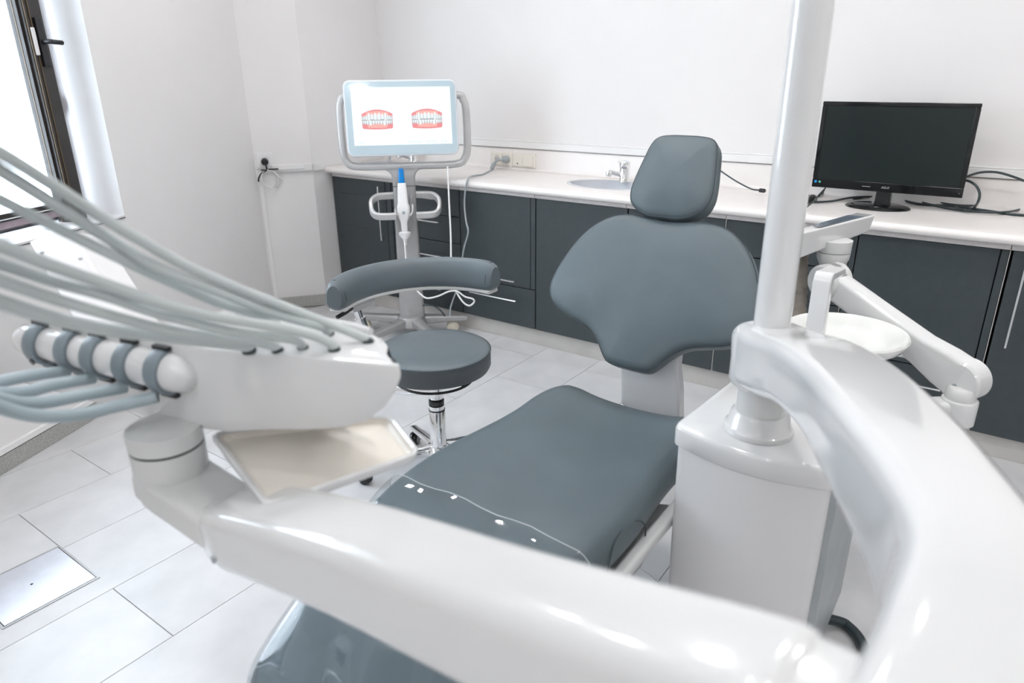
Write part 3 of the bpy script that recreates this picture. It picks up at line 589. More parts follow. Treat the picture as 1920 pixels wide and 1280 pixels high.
cable('monitor_cable', 'black cable lying across under the left half of the monitor', [(-0.716, 3.237, 0.838), (-0.716, 3.326, 0.842), (-0.671, 3.419, 0.845), (-0.642, 3.435, 0.85), (-0.579, 3.2, 0.895)], 0.0045)

# ================================================================ SCANNER CART
CO = Vector((-2.566, 2.611, 0)); CU = Vector((0.7071, 0.7071, 0)); CN = Vector((0.7071, -0.7071, 0))
def ct(a, z, off=0.0): return CO + CU*a + CN*off + Vector((0, 0, z))
cart = empty('scanner_cart', tuple(CO), 'grey wheeled scanner cart with a lit screen showing two sets of teeth', 'medical cart')
base = None
hub = MB().lathe([(0.0, 0.062), (0.075, 0.062), (0.085, 0.075), (0.08, 0.105), (0.070, 0.125), (0.0, 0.128)], tuple(CO), n=32).build('base_hub', 'alu', cart, smooth=True)
for ang in (51, 123, 195, 267, 339):
    d = Vector((math.cos(math.radians(ang)), math.sin(math.radians(ang)), 0)); L = {51: 0.298, 123: 0.2}.get(ang, 0.325)
    lg = sweep([(CO+d*0.03+Vector((0, 0, 0.095)), 0.075, 0.055), (CO+d*0.12+Vector((0, 0, 0.092)), 0.055, 0.042), (CO+d*(L-0.03)+Vector((0, 0, 0.083)), 0.045, 0.032), (CO+d*L+Vector((0, 0, 0.080)), 0.043, 0.028)], rad=0.3, cap=0.008).build('leg', 'alu', cart, smooth=True)
    wc = CO + d*(L-0.03 if ang == 195 else L-0.075) + Vector((0, 0, 0.034)); sd = Vector((-d.y, d.x, 0))
    MB().lathe([(0.0, -0.012), (0.028, -0.012), (0.033, -0.008), (0.033, 0.008), (0.028, 0.012), (0.026, 0.005), (0.010, 0.005), (0.010, 0.010), (0.0, 0.010)], wc, ax=sd, n=24).lathe([(0.008, 0.012), (0.008, 0.016), (0.0, 0.017)], wc, ax=sd, n=12).build('caster', 'ivory_wheel', lg, smooth=True)
    MB().tube([wc+Vector((0, 0, 0.02))-d*0.004, wc+Vector((0, 0, 0.04))], 0.006, 8).build('caster_stem', 'chrome', lg, smooth=True)
sweep([(ct(0.004, 0.125), 0.134, 0.075, tuple(CN)), (ct(0.004, 0.35), 0.124, 0.070, tuple(CN)), (ct(0.004, 0.60), 0.116, 0.066, tuple(CN)), (ct(0.004, 0.815), 0.112, 0.064, tuple(CN))], up=tuple(CN), rad=0.22).build('column', 'alu', cart, smooth=True)
fl = []
for z, wd_ in ((0.818, 0.112), (0.86, 0.114), (0.875, 0.122), (0.888, 0.142), (0.897, 0.175), (0.902, 0.215)): fl.append((ct(0.004, z), wd_, 0.062 - max(0, z-0.86)*0.45, tuple(CN)))
sweep(fl, up=tuple(CN), rad=0.22).build('column_neck', 'alu', cart, smooth=True)
fp = crc([(0.331, 1.17), (0.332, 1.0), (0.318, 0.945), (0.275, 0.916), (0.1, 0.913), (-0.1, 0.914), (-0.232, 0.918), (-0.270, 0.945), (-0.283, 1.0), (-0.283, 1.17), (-0.272, 1.225), (-0.235, 1.246), (0.0, 1.25), (0.28, 1.246), (0.318, 1.222)], 5)
fpp = [ct(a, z, 0.0 + (z-0.91)*-0.03) for a, z in fp]; fpp += fpp[:2]
sweep([(p, 0.036, 0.046, tuple(CN)) for p in fpp], rad=0.42).build('screen_frame', 'alu_lt', cart, smooth=True)
# screen, leaning back a little
SO = ct(0.014, 1.145, 0.050); SV = (Vector((0, 0, 1)) - CN*0.14).normalized(); SUx = CU.copy(); SNn = SUx.cross(SV).normalized()
if SNn.dot(CN) < 0: SNn = -SNn
hs = MB().prism(rrect(0.540, 0.352, 0.032, 6), SO - SNn*0.035, SUx, SV, SNn*0.035).build('screen_housing', 'rimw', cart, bevel=0.005)
MB().prism(rrect(0.524, 0.336, 0.027, 6), SO, SUx, SV, SNn*0.002).build('bezel', 'bezel', hs)
MB().prism([(-0.235, -0.125), (0.238, -0.125), (0.238, 0.142), (-0.235, 0.142)], SO+SNn*0.0021, SUx, SV, SNn*0.0008).build('display', 'scr', hs)
TF = SO + SNn*0.003
def flat(mb, poly, lay=0): return mb.prism(poly, TF + SNn*(0.0002*lay), SUx, SV, SNn*0.0002)
for gi, gx in enumerate((-0.118, 0.120)):
    gy = -0.005; Wd = 0.0735
    def bow(x, k): return k*(1-(x/Wd)**2)
    out = [(gx+Wd*t/10, gy+0.026+bow(Wd*t/10, 0.020)) for t in range(-10, 11)] + [(gx+Wd*1.0, gy-0.012), (gx+Wd*0.99, gy-0.036)] + [(gx+Wd*0.93*t/10, gy-0.042-bow(Wd*t/10, 0.004)) for t in range(10, -11, -1)] + [(gx-Wd*0.99, gy-0.036), (gx-Wd*1.0, gy-0.012)]
    flat(MB(), out, 0).build('gum_picture', 'scr_gum', hs)
    inn = [(gx+Wd*0.72*t/10, gy+0.028+bow(Wd*.72*t/10, 0.010)) for t in range(-10, 11)] + [(gx+Wd*0.62*t/10, gy-0.037-bow(Wd*t/10, 0.002)) for t in range(10, -11, -1)]
    flat(MB(), inn, 1).build('gum_picture', 'scr_gum2', hs)
    tb = [(gx-Wd*0.99, gy+0.014), (gx-Wd*0.5, gy+0.018), (gx, gy+0.016), (gx+Wd*0.5, gy+0.018), (gx+Wd*0.99, gy+0.014), (gx+Wd*0.98, gy-0.020), (gx+Wd*.5, gy-0.022), (gx, gy-0.020), (gx-Wd*.5, gy-0.022), (gx-Wd*0.98, gy-0.020)]
    flat(MB(), tb, 2).build('gap_picture', 'scr_line', hs)
    th = MB()
    GP = 0.0010
    ed = [0, 0.235, 0.44, 0.62, 0.76, 0.87, 0.95, 1.0]
    for sgn in (-1, 1):
        for i in range(7):
            a, b_ = sgn*ed[i]*Wd, sgn*ed[i+1]*Wd; a, b_ = min(a, b_)+GP, max(a, b_)-GP; c = (a+b_)/2; hw = (b_-a)/2
            tl = (0.031, 0.027, 0.031, 0.023, 0.020, 0.018, 0.016)[i]; up = gy+tl; lo = gy-0.001 + (0.002 if i == 1 else 0) + (0.0015 if gi and i == 0 else 0) - (0.003 if i == 2 else 0)
            flat(th, [(gx+c-hw, lo+0.003), (gx+c-hw*.8, lo), (gx+c+hw*.8, lo), (gx+c+hw, lo+0.003), (gx+c+hw, up-0.011), (gx+c+hw*.55, up-0.002), (gx+c, up), (gx+c-hw*.55, up-0.002), (gx+c-hw, up-0.011)], 3)
    el = [0, 0.165, 0.34, 0.56, 0.72, 0.84, 0.93, 0.985]
    for sgn in (-1, 1):
        for i in range(7):
            a, b_ = sgn*el[i]*Wd, sgn*el[i+1]*Wd; a, b_ = min(a, b_)+GP, max(a, b_)-GP; c = (a+b_)/2; hw = (b_-a)/2
            hi = gy-0.0045; lw = gy-(0.021, 0.022, 0.027, 0.023, 0.021, 0.020, 0.018)[i]
            flat(th, [(gx+c-hw, hi-0.002), (gx+c-hw*.7, hi), (gx+c+hw*.7, hi), (gx+c+hw, hi-0.002), (gx+c+hw*.9, lw+0.007), (gx+c+hw*.45, lw), (gx+c-hw*.45, lw), (gx+c-hw*.9, lw+0.007)], 3)
    th.build('teeth_picture', 'scr_tooth', hs)
for x0, x1 in ((-0.212, -0.192), (0.026, 0.088), (0.114, 0.162), (0.186, 0.210)):
    flat(MB(), [(x0, -0.116), (x1, -0.116), (x1, -0.108), (x0, -0.108)], 0).build('screen_button', 'scr_btn', hs)
    flat(MB(), [(x0+.002, -0.1145), (x1-.002, -0.1145), (x1-.002, -0.1095), (x0+.002, -0.1095)], 1).build('screen_button', 'scr', hs)
# loop handles on both sides of the column
for sg in (-1, 1):
    pth = cr([(0.02, 0.768, 0.0), (0.10, 0.768, 0.01), (0.140, 0.765, 0.02), (0.166, 0.748, 0.045), (0.170, 0.722, 0.075), (0.160, 0.697, 0.10), (0.130, 0.685, 0.115), (0.050, 0.684, 0.118)], 5)
    sweep([(ct(0.004+sg*a, z, o_), 0.038, 0.017) if False else (ct(0.004+sg*a, z, o_), 0.020, 0.036, tuple(CN*0.35+Vector((0, 0, 1)))) for a, z, o_ in pth], up=(0, 0, 1), rad=0.35).build('side_handle', 'alu_lt', cart, smooth=True)
# cradle for the wand
cd = MB().prism([(-0.036, 0.615), (0.036, 0.615), (0.040, 0.66), (0.044, 0.74), (0.050, 0.775), (0.040, 0.775), (0.030, 0.72), (-0.036, 0.70), (-0.044, 0.70), (-0.040, 0.64)], CO + CN*0.034 - CU*0.008, CU, (0, 0, 1), CN*0.042)
cd.build('wand_cradle', 'alu', cart, bevel=0.004)
MB().tube(cr([ct(-0.046, 0.715, 0.07), ct(-0.044, 0.69, 0.095), ct(-0.008, 0.672, 0.11), ct(0.032, 0.69, 0.095), ct(0.038, 0.73, 0.07)], 5), 0.006, 8).build('cradle_lip', 'alu_lt', cart, smooth=True)
wand = empty('scanner_wand', ct(-0.008, 0.62, 0.09), 'white handheld scanner with a blue tip in the cradle of the cart', 'scanner')
up_ = tuple(CN)
def ws_(lst): return [(ct(-0.008, z, o_), w_, h_, up_) for z, o_, w_, h_ in lst]
sweep(ws_([(0.600, 0.096, 0.030, 0.022), (0.650, 0.098, 0.034, 0.026), (0.672, 0.100, 0.050, 0.032), (0.700, 0.102, 0.064, 0.038), (0.725, 0.102, 0.064, 0.038), (0.745, 0.098, 0.052, 0.034), (0.80, 0.090, 0.047, 0.030), (0.838, 0.085, 0.040, 0.026)]), rad=0.35, cap=0.003).build('body', 'sockw', wand, smooth=True)
sweep(ws_([(0.836, 0.085, 0.032, 0.020), (0.87, 0.082, 0.029, 0.018), (0.905, 0.080, 0.025, 0.014)]), rad=0.4, cap=0.006).build('tip_cover', 'blue', wand, smooth=True)
MB().lathe([(0.008, 0), (0.008, 0.001), (0.0, 0.0012)], ct(-0.008, 0.700, 0.1212), ax=tuple(CN), n=20).build('button', 'cable_g', wand, smooth=True)
MB().lathe([(0.008, 0.535), (0.012, 0.56), (0.030, 0.583), (0.030, 0.597), (0.016, 0.602)], ct(-0.008, 0, 0.096), n=20, sy=0.7).build('strain_relief', 'sockw', wand, smooth=True)
MB().box((0, 0, 0), (0, 0, 0)) 
wc_ = [ct(-0.008, 0.56, 0.096), (-2.395, 2.422, 0.579), (-2.378, 2.406, 0.519), (-2.36, 2.39, 0.458), (-2.327, 2.371, 0.422), (-2.289, 2.357, 0.392), (-2.244, 2.351, 0.364), (-2.2, 2.35, 0.351), (-2.159, 2.384, 0.36), (-2.122, 2.42, 0.38), (-2.091, 2.442, 0.38), (-2.056, 2.457, 0.356), (-2.025, 2.475, 0.346), (-2.016, 2.475, 0.332), (-2.03, 2.456, 0.316), (-2.059, 2.444, 0.333), (-2.102, 2.447, 0.377), (-2.131, 2.456, 0.412), (-2.163, 2.49, 0.479), (-2.222, 2.564, 0.613), (-2.286, 2.636, 0.752), (-2.344, 2.702, 0.868), (-2.369, 2.73, 0.91)]
MB().tube(cr(wc_, 6), 0.0042, 8).build('cord', 'cable_w', wand, smooth=True)
tag(MB().tube(cr([(-2.481, 2.614, 0.194), (-2.417, 2.624, 0.2), (-2.354, 2.611, 0.189), (-2.305, 2.587, 0.175)], 6), 0.0045, 8).build('floor_lead', 'cable_d', smooth=True), 'dark lead curving out behind the foot of the scanner cart', 'cable')

# ================================================================ STOOL
SX, SY = -1.495, 1.615
stool = empty('stool', (SX, SY, 0), "round grey operator's stool with a curved padded arm rest and chrome base", 'stool')
so = (SX, SY, 0)
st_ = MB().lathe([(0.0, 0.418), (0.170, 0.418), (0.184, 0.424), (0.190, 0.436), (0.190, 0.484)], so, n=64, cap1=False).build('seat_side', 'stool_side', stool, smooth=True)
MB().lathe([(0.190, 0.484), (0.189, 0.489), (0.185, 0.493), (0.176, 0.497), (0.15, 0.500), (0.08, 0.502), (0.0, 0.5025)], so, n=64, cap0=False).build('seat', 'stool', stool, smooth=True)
MB().tube([Vector((SX, SY, 0.4875)) + Vector((math.cos(a*PI/32), math.sin(a*PI/32), 0))*0.1895 for a in range(65)], 0.0022, 6).build('seat_piping', 'stitch', stool, smooth=True)
MB().tube([Vector((SX, SY, 0.385)) + Vector((math.cos(a*PI/24), math.sin(a*PI/24), 0))*0.128 for a in range(49)], 0.0045, 8).tube([(SX-0.128, SY, 0.385), (SX-0.06, SY, 0.398), (SX+0.06, SY, 0.398), (SX+0.128, SY, 0.385)], 0.004, 8).build('lift_ring', 'black', stool, smooth=True)
MB().lathe([(0.10, 0.404), (0.10, 0.418)], so, n=32).lathe([(0.016, 0.33), (0.016, 0.405)], so, n=24).build('piston', 'chrome', stool, smooth=True)
MB().lathe([(0.015, 0.362), (0.023, 0.360), (0.025, 0.356), (0.025, 0.312), (0.022, 0.308)], so, n=32).build('arm_collar', 'chrome', stool, smooth=True)
MB().lathe([(0.020, 0.306), (0.0265, 0.303), (0.0265, 0.288), (0.022, 0.285)], so, n=32).build('black_collar', 'black', stool, smooth=True)
MB().lathe([(0.0265, 0.284), (0.0268, 0.270)], so, n=32).lathe([(0.0266, 0.265), (0.0285, 0.262), (0.0285, 0.11), (0.03, 0.10)], so, n=32).build('column', 'chrome', stool, smooth=True)
MB().lathe([(0.0285, 0.270), (0.0285, 0.265)], so, n=32).build('black_band', 'black', stool, smooth=True)
MB().lathe([(0.03, 0.128), (0.045, 0.122), (0.048, 0.085), (0.03, 0.075)], so, n=32).build('base_hub', 'chrome', stool, smooth=True)
for k in range(5):
    ang = math.radians(225+72*k); d = Vector((math.cos(ang), math.sin(ang), 0)); sd = Vector((-d.y, d.x, 0)); o0 = Vector(so)
    lg = sweep([(o0+d*0.03+Vector((0, 0, 0.108)), 0.050, 0.040), (o0+d*0.10+Vector((0, 0, 0.100)), 0.036, 0.028), (o0+d*0.22+Vector((0, 0, 0.078)), 0.030, 0.020), (o0+d*0.265+Vector((0, 0, 0.072)), 0.028, 0.018)], rad=0.35, cap=0.008).build('leg', 'chrome', stool, smooth=True)
    wc = o0 + d*0.262 + Vector((0, 0, 0.026))
    a2 = Vector((math.cos(ang+0.9), math.sin(ang+0.9), 0))
    MB().lathe([(0.0, -0.016), (0.022, -0.016), (0.026, -0.011), (0.026, -0.002), (0.014, -0.001), (0.014, 0.001), (0.026, 0.002), (0.026, 0.011), (0.022, 0.016), (0.0, 0.016)], wc, ax=tuple(a2), n=24).build('caster', 'glossblack', lg, smooth=True)
    MB().tube([wc+Vector((0, 0, 0.012)), wc+Vector((0, 0, 0.050))], 0.005, 8).build('caster_stem', 'chrome', lg, smooth=True)
# curved rest and the bar that carries it
AR, AZ = 0.300, 0.695
def ap(th, z=AZ, r=AR): return Vector((-1.445 + r*math.cos(math.radians(th)), 1.552 + r*math.sin(math.radians(th)), z))
RG = []
ths = [83, 84.5, 87, 91] + list(range(96, 202, 6)) + [206, 210, 212.5, 214]
for i, t in enumerate(ths):
    EE = {0: 0.66, 1: 0.82, 2: 0.93, 3: 0.98}; e = EE.get(i, EE.get(len(ths)-1-i, 1.0)); rad = Vector((math.cos(math.radians(t)), math.sin(math.radians(t)), 0)); c = ap(t)
    ring = []
    for k in range(24):
        a = 2*PI*k/24; x = 0.034*e*math.copysign(abs(math.cos(a))**0.8, math.cos(a)); z = 0.053*e*math.copysign(abs(math.sin(a))**0.75, math.sin(a))
        ring.append(c + rad*(x*(1.0 - 0.25*math.sin(a))) + Vector((0, 0, z)))
    RG.append(ring)
bk = MB().rings(RG, True, True).build('arm_rest', 'stool', stool, smooth=True)
for t, s_ in ((87, 1), (210, 1)):
    rad = Vector((math.cos(math.radians(t)), math.sin(math.radians(t)), 0)); c = ap(t)
    MB().tube([c + rad*(0.0338*0.935*math.cos(2*PI*k/32)*(1-.25*math.sin(2*PI*k/32))) + Vector((0, 0, 0.0528*0.935*math.sin(2*PI*k/32))) for k in range(33)], 0.0014, 6).build('piping', 'stitch', bk, smooth=True)
sweep([(ap(t, AZ-0.052, AR+0.002), 0.058, 0.014) for t in range(87, 212, 6)], rad=0.4, cap=0.008).build('rest_underside', 'greywhite', stool, smooth=True)
bt = ap(184, AZ-0.068); tg = Vector((-math.sin(math.radians(184)), math.cos(math.radians(184)), 0))
sweep([(bt - tg*0.052, 0.045, 0.034), (bt + tg*0.052, 0.045, 0.034)], rad=0.12).build('rest_bracket', 'alu_lt', stool, smooth=True)
MB().tube([ap(194, AZ-0.068, AR-0.01), ap(201, AZ-0.074, AR-0.005), ap(207, AZ-0.080, AR+0.01)], 0.007, 8).build('release_lever', 'black', stool, smooth=True)
pt = ap(187, AZ-0.085); pb = Vector((SX-0.21, SY-0.055, 0.345))
MB().tube([pt, pt.lerp(pb, 0.30)], 0.0135, 20).build('rest_post', 'chrome', stool, smooth=True)
MB().tube(cr([pt.lerp(pb, 0.12), pt.lerp(pb, 0.6), pb, pb + Vector((0.03, 0.005, -0.025)), Vector((SX-0.12, SY-0.035, 0.322)), Vector((SX-0.02, SY, 0.335))], 5), 0.0185, 20).build('rest_arm', 'chrome', stool, smooth=True)

# ================================================================ DENTAL CHAIR
CX = -0.785
chair = empty('dental_chair', (CX, 1.1, 0), 'grey upholstered dental chair with winged backrest and headrest', 'dental chair')
MB().prism(rrect(0.44, 0.78, 0.09, 5), (CX, 1.12, 0.0005), (1, 0, 0), (0, 1, 0), (0, 0, 0.055)).build('base_plate', 'satin', chair, bevel=0.012)
sweep([((CX, 1.18, 0.05), 0.20, 0.34, (0, 1, 0)), ((CX, 1.20, 0.20), 0.17, 0.26, (0, 1, 0)), ((CX, 1.20, 0.34), 0.18, 0.30, (0, 1, 0))], up=(0, 1, 0), rad=0.25).build('lift_column', 'satin', chair, smooth=True)
MB().box((CX-0.17, 0.90, 0.338), (CX+0.17, 1.56, 0.372)).build('seat_frame', 'satin', chair, bevel=0.008)
rows = [(1.655, .175, .452), (1.650, .205, .470), (1.630, .226, .482), (1.58, .240, .490), (1.50, .246, .492), (1.42, .243, .492), (1.34, .246, .493), (1.26, .254, .495), (1.17, .263, .497), (1.09, .265, .498), (1.01, .262, .497), (.94, .258, .490), (.88, .254, .474), (.80, .250, .440), (.72, .246, .402), (.64, .238, .368), (.58, .228, .345), (.53, .210, .328), (.495, .180, .312), (.478, .150, .295)]
def seat_ring(y, hw, z, off=0.0, drop=None):
    """cross-section of the seat cushion at y, from lower left edge over the top to lower right edge"""
    th = 0.095 if drop is None else drop; r = 0.045; pts = []
    back = max(0.0, min(1.0, (y-1.25)/0.3)); X = hw + off
    def top(x):
        u = x/hw; lift = back*(0.020*abs(u)**3 - 0.014*(1-u*u)) if abs(u) < 1.2 else back*0.02
        return z + off + 0.006*(1-u*u)*(1-back) + lift
    pts.append((-X+0.03, z-th)); pts.append((-X+0.006, z-th+0.012)); pts.append((-X, z-th+0.035)); pts.append((-X, z-r-0.008))
    for a in (165, 145, 125, 107): pts.append((-X + r + r*math.cos(math.radians(a)), top(-hw+r) - r + r*math.sin(math.radians(a))))
    for i in range(-5, 6): x = (X-r-0.012)*i/5; pts.append((x, top(x)))
    for a in (73, 55, 35, 15): pts.append((X - r + r*math.cos(math.radians(a)), top(hw-r) - r + r*math.sin(math.radians(a))))
    pts.append((X, z-r-0.008)); pts.append((X, z-th+0.035)); pts.append((X-0.006, z-th+0.012)); pts.append((X-0.03, z-th))
    return [(CX+x, y, zz) for x, zz in pts]
def interp(rws, n=3):
    return [tuple(p) for p in cr(rws, n)]
RR = interp(rows, 3)
seat = MB().rings([seat_ring(*r) for r in RR], True, True).build('seat', 'leather', chair, smooth=True, angle=60)
MB().tube(cr([(CX+0.2655, 1.02, 0.405), (CX+0.2675, 1.03, 0.44), (CX+0.262, 1.06, 0.472), (CX+0.256, 1.12, 0.476), (CX+0.262, 1.17, 0.462), (CX+0.2665, 1.195, 0.435), (CX+0.266, 1.20, 0.40)], 6), 0.0018, 6).build('side_seam', 'stitch', chair, smooth=True)
# white rail under the right edge of the seat, with the bracket that holds it
sweep([((CX+0.262, 0.80, 0.333), 0.030, 0.028), ((CX+0.268, 1.0, 0.378), 0.030, 0.030), ((CX+0.272, 1.2, 0.392), 0.030, 0.030), ((CX+0.270, 1.45, 0.390), 0.030, 0.028), ((CX+0.24, 1.60, 0.385), 0.030, 0.026)], rad=0.3, cap=0.006).build('side_rail', 'greywhite', chair, smooth=True)
MB().hexa([(CX+0.15, 1.12, 0.22), (CX+0.20, 1.12, 0.22), (CX+0.20, 1.34, 0.20), (CX+0.15, 1.34, 0.20)], [(CX+0.16, 1.02, 0.345), (CX+0.245, 1.02, 0.365), (CX+0.245, 1.40, 0.37), (CX+0.16, 1.40, 0.345)]).build('rail_bracket', 'greywhite', chair, bevel=0.006)
MB().box((CX+0.10, 1.16, 0.16), (CX+0.150, 1.34, 0.30)).build('lift_cover', 'brushed', chair, bevel=0.004)
# backrest and headrest on one plane, leaning back; BO = bottom centre
BX = -0.790; BO = Vector((BX, 1.61, 0.60)); BV = Vector((0, 0.50343, 0.86403)); BU = Vector((1, 0, 0)); BN = Vector((0, -0.86403, 0.50343))
half = [(0.0, -0.006), (0.055, -0.003), (0.080, 0.016), (0.110, 0.052), (0.150, 0.083), (0.200, 0.098), (0.250, 0.112), (0.290, 0.138), (0.310, 0.178), (0.306, 0.225), (0.290, 0.275), (0.262, 0.335), (0.222, 0.385), (0.172, 0.418), (0.110, 0.430), (0.045, 0.424)]
ol = crc(half + [(0.0, 0.420)] + [(-x, y) for x, y in reversed(half[1:])], 3)
ol2 = ol
cu = cushion(ol2, BO, BU, BV, 0.072, 0.022, 0.016, BN).build('backrest', 'leather', chair, smooth=True, angle=60)
def loop_on(outl, o, hgt, ins, r, name, par, m='stitch'):
    cx = sum(p[0] for p in outl)/len(outl); cy = sum(p[1] for p in outl)/len(outl); pts = []
    N = len(outl); sg = 1 if area(outl) > 0 else -1
    for i, (x, y) in enumerate(outl):
        a, b_ = outl[i-1], outl[(i+1) % N]; tx, ty = b_[0]-a[0], b_[1]-a[1]; L = math.hypot(tx, ty) or 1
        pts.append(o + BU*(x - sg*ty/L*ins) + BV*(y + sg*tx/L*ins) + BN*hgt)
    return MB().tube(pts + pts[:1], r, 6).build(name, m, par, smooth=True)
loop_on(ol2, BO, -0.0125, 0.0015, 0.0013, 'seam', cu)
hh = [(0.0, 0.426), (0.045, 0.426), (0.080, 0.437), (0.108, 0.458), (0.120, 0.490), (0.119, 0.530), (0.109, 0.590), (0.098, 0.640), (0.080, 0.662), (0.045, 0.669)]
oh = crc(hh + [(0.0, 0.670)] + [(-x, y) for x, y in reversed(hh[1:])], 3)
HO = BO + BN*0.012 + BU*-0.012
hd = cushion(oh, HO, BU, BV, 0.075, 0.022, 0.014, BN).build('headrest', 'leather', chair, smooth=True, angle=60)
loop_on(oh, HO, -0.0125, 0.0015, 0.0013, 'seam', hd)
MB().prism(rrect(0.062, 0.20, 0.008, 3), BO + BV*0.44 - BN*0.05 + BU*0.0, BU, BV, -BN*0.012).build('headrest_bar', 'greywhite', chair, bevel=0.002)
# white shell behind the backrest and the curved white mount down to the seat
cx2 = [(x*0.90, 0.205+(y-0.205)*0.92) for x, y in ol2]
cushion(cx2, BO - BN*0.0725, BU, BV, 0.018, 0.006, 0.0, BN).build('back_shell', 'greywhite', chair, smooth=True, angle=50)
sweep([((-0.762, 1.60, 0.355), 0.190, 0.050, (0, 1, 0)), ((-0.762, 1.70, 0.365), 0.190, 0.048, (0, .7, .7)), ((-0.762, 1.745, 0.42), 0.190, 0.040, (0, 1, 0)), ((-0.765, 1.742, 0.50), 0.186, 0.038, (0, 1, 0)), ((-0.770, 1.730, 0.58), 0.18, 0.036, (0, 1, 0)), ((-0.775, 1.765, 0.68), 0.17, 0.034, (0, 1, -.3))], up=(0, 1, 0), rad=0.25).build('back_mount', 'satin', chair, smooth=True)
# clear film over the foot end
FR = [r for r in interp([(a, b_, c) for a, b_, c in rows if a < 0.99], 4)]
FR = [(0.965, 0.2595, 0.4925)] + [r for r in FR if r[0] < 0.96]
def film_ring(y, hw, z):
    p = seat_ring(y, hw, z, 0.007)[3:-3]; wob = 0.004*math.sin(y*31) + 0.003*math.sin(y*53+1)
    l, r_ = p[0], p[-1]
    return [(l[0]-0.018-wob, y, l[2]-0.035), (l[0]-0.010, y, l[2]-0.012)] + [(x, yy, zz + 0.0045*math.sin(x*34+y*25) * (1 if abs(x-CX) < hw*0.7 else 0.4) + 0.0035) for x, yy, zz in p] + [(r_[0]+0.010, y, r_[2]-0.012), (r_[0]+0.016+wob, y, r_[2]-0.035)]
fm = MB().rings([film_ring(*r) for r in FR], False, False, closed=False)
lastring = film_ring(*FR[-1]); fm2 = [tuple(p) for p in lastring]
fm.rings([fm2, [(x, y-0.014, z-0.03) for x, y, z in fm2], [(x, y-0.016, z-0.07) for x, y, z in fm2]], False, False, closed=False)
film = fm.build('foot_film', 'film', smooth=True, angle=80); tag(film, 'clear shiny vinyl sheet draped over the foot end of the dental chair', 'plastic cover')
fe = film_ring(*FR[0]); MB().tube(fe, 0.0010, 6).build('film_hem', 'film_edge', film, smooth=True)
for k in (0, -1):
    MB().tube([film_ring(*r)[k] for r in FR], 0.0010, 6).build('film_hem', 'film_edge', film, smooth=True)

# ================================================================ WATER UNIT WITH POST AND BASIN
unit = empty('dental_unit', (-0.35, 1.45, 0), 'white dental unit box with a tall round post and spittoon bowl', 'dental unit')
def boxring(z, g=0.0, bow_=0.028):
    x0, x1, y0, y1 = -0.506+g, -0.180-g, 1.272+g, 1.620-g; pts = []
    r = 0.022
    for a in (180, 210, 240, 262): pts.append((x0+r+r*math.cos(math.radians(a)), y0+r+r*math.sin(math.radians(a)), z))
    for t in range(1, 10): u = t/10; pts.append((x0+r+(x1-x0-2*r)*u, y0 - bow_*(1-(2*u-1)**2), z))
    for a in (278, 300, 330, 360): pts.append((x1-r+r*math.cos(math.radians(a)), y0+r+r*math.sin(math.radians(a)), z))
    for a in (0, 30, 60, 90): pts.append((x1-r+r*math.cos(math.radians(a)), y1-r+r*math.sin(math.radians(a)), z))
    for a in (90, 120, 150, 180): pts.append((x0+0.02+r+r*math.cos(math.radians(a)), y1-r+r*math.sin(math.radians(a)), z))
    return pts
MB().rings([boxring(0.600, 0.004), boxring(0.604, 0.0), boxring(0.640, 0.0), boxring(0.647, 0.003), boxring(0.650, 0.008)]).build('lid', 'white', unit, smooth=True, angle=50)
MB().rings([boxring(0.10, 0.012), boxring(0.40, 0.008), boxring(0.598, 0.007)]).build('body', 'satin', unit, smooth=True, angle=50)
# brushed side panel with a bent foot
MB().hexa([(-0.198, 1.305, 0.10), (-0.176, 1.305, 0.10), (-0.176, 1.66, 0.10), (-0.198, 1.66, 0.10)], [(-0.194, 1.300, 0.598), (-0.174, 1.300, 0.598), (-0.174, 1.66, 0.598), (-0.194, 1.66, 0.598)]).build('side_panel', 'brushed', unit, bevel=0.002)
MB().hexa([(-0.30, 1.34, 0.0005), (-0.22, 1.34, 0.0005), (-0.22, 1.56, 0.0005), (-0.30, 1.56, 0.0005)], [(-0.49, 1.29, 0.099), (-0.185, 1.29, 0.099), (-0.180, 1.61, 0.099), (-0.48, 1.61, 0.099)]).build('foot', 'brushed', unit, bevel=0.006)
MB().box((-0.49, 1.30, 0.0005), (-0.24, 1.58, 0.045)).build('floor_plate', 'brushed', unit, bevel=0.004)
PXc, PYc = -0.352, 1.354
MB().lathe([(0.070, 0.651), (0.070, 0.661), (0.063, 0.667), (0.058, 0.690), (0.052, 0.697)], (PXc, PYc, 0), n=48).build('post_flange', 'white', unit, smooth=True)
MB().lathe([(0.049, 0.697), (0.049, 0.80), (0.046, 0.81), (0.034, 0.812)], (PXc, PYc, 0), n=48, cap1=False).build('post_sleeve', 'greywhite', unit, smooth=True)
MB().lathe([(0.0345, 0.70), (0.0345, 2.585)], (PXc, PYc, 0), n=48).build('post', 'white', unit, smooth=True)
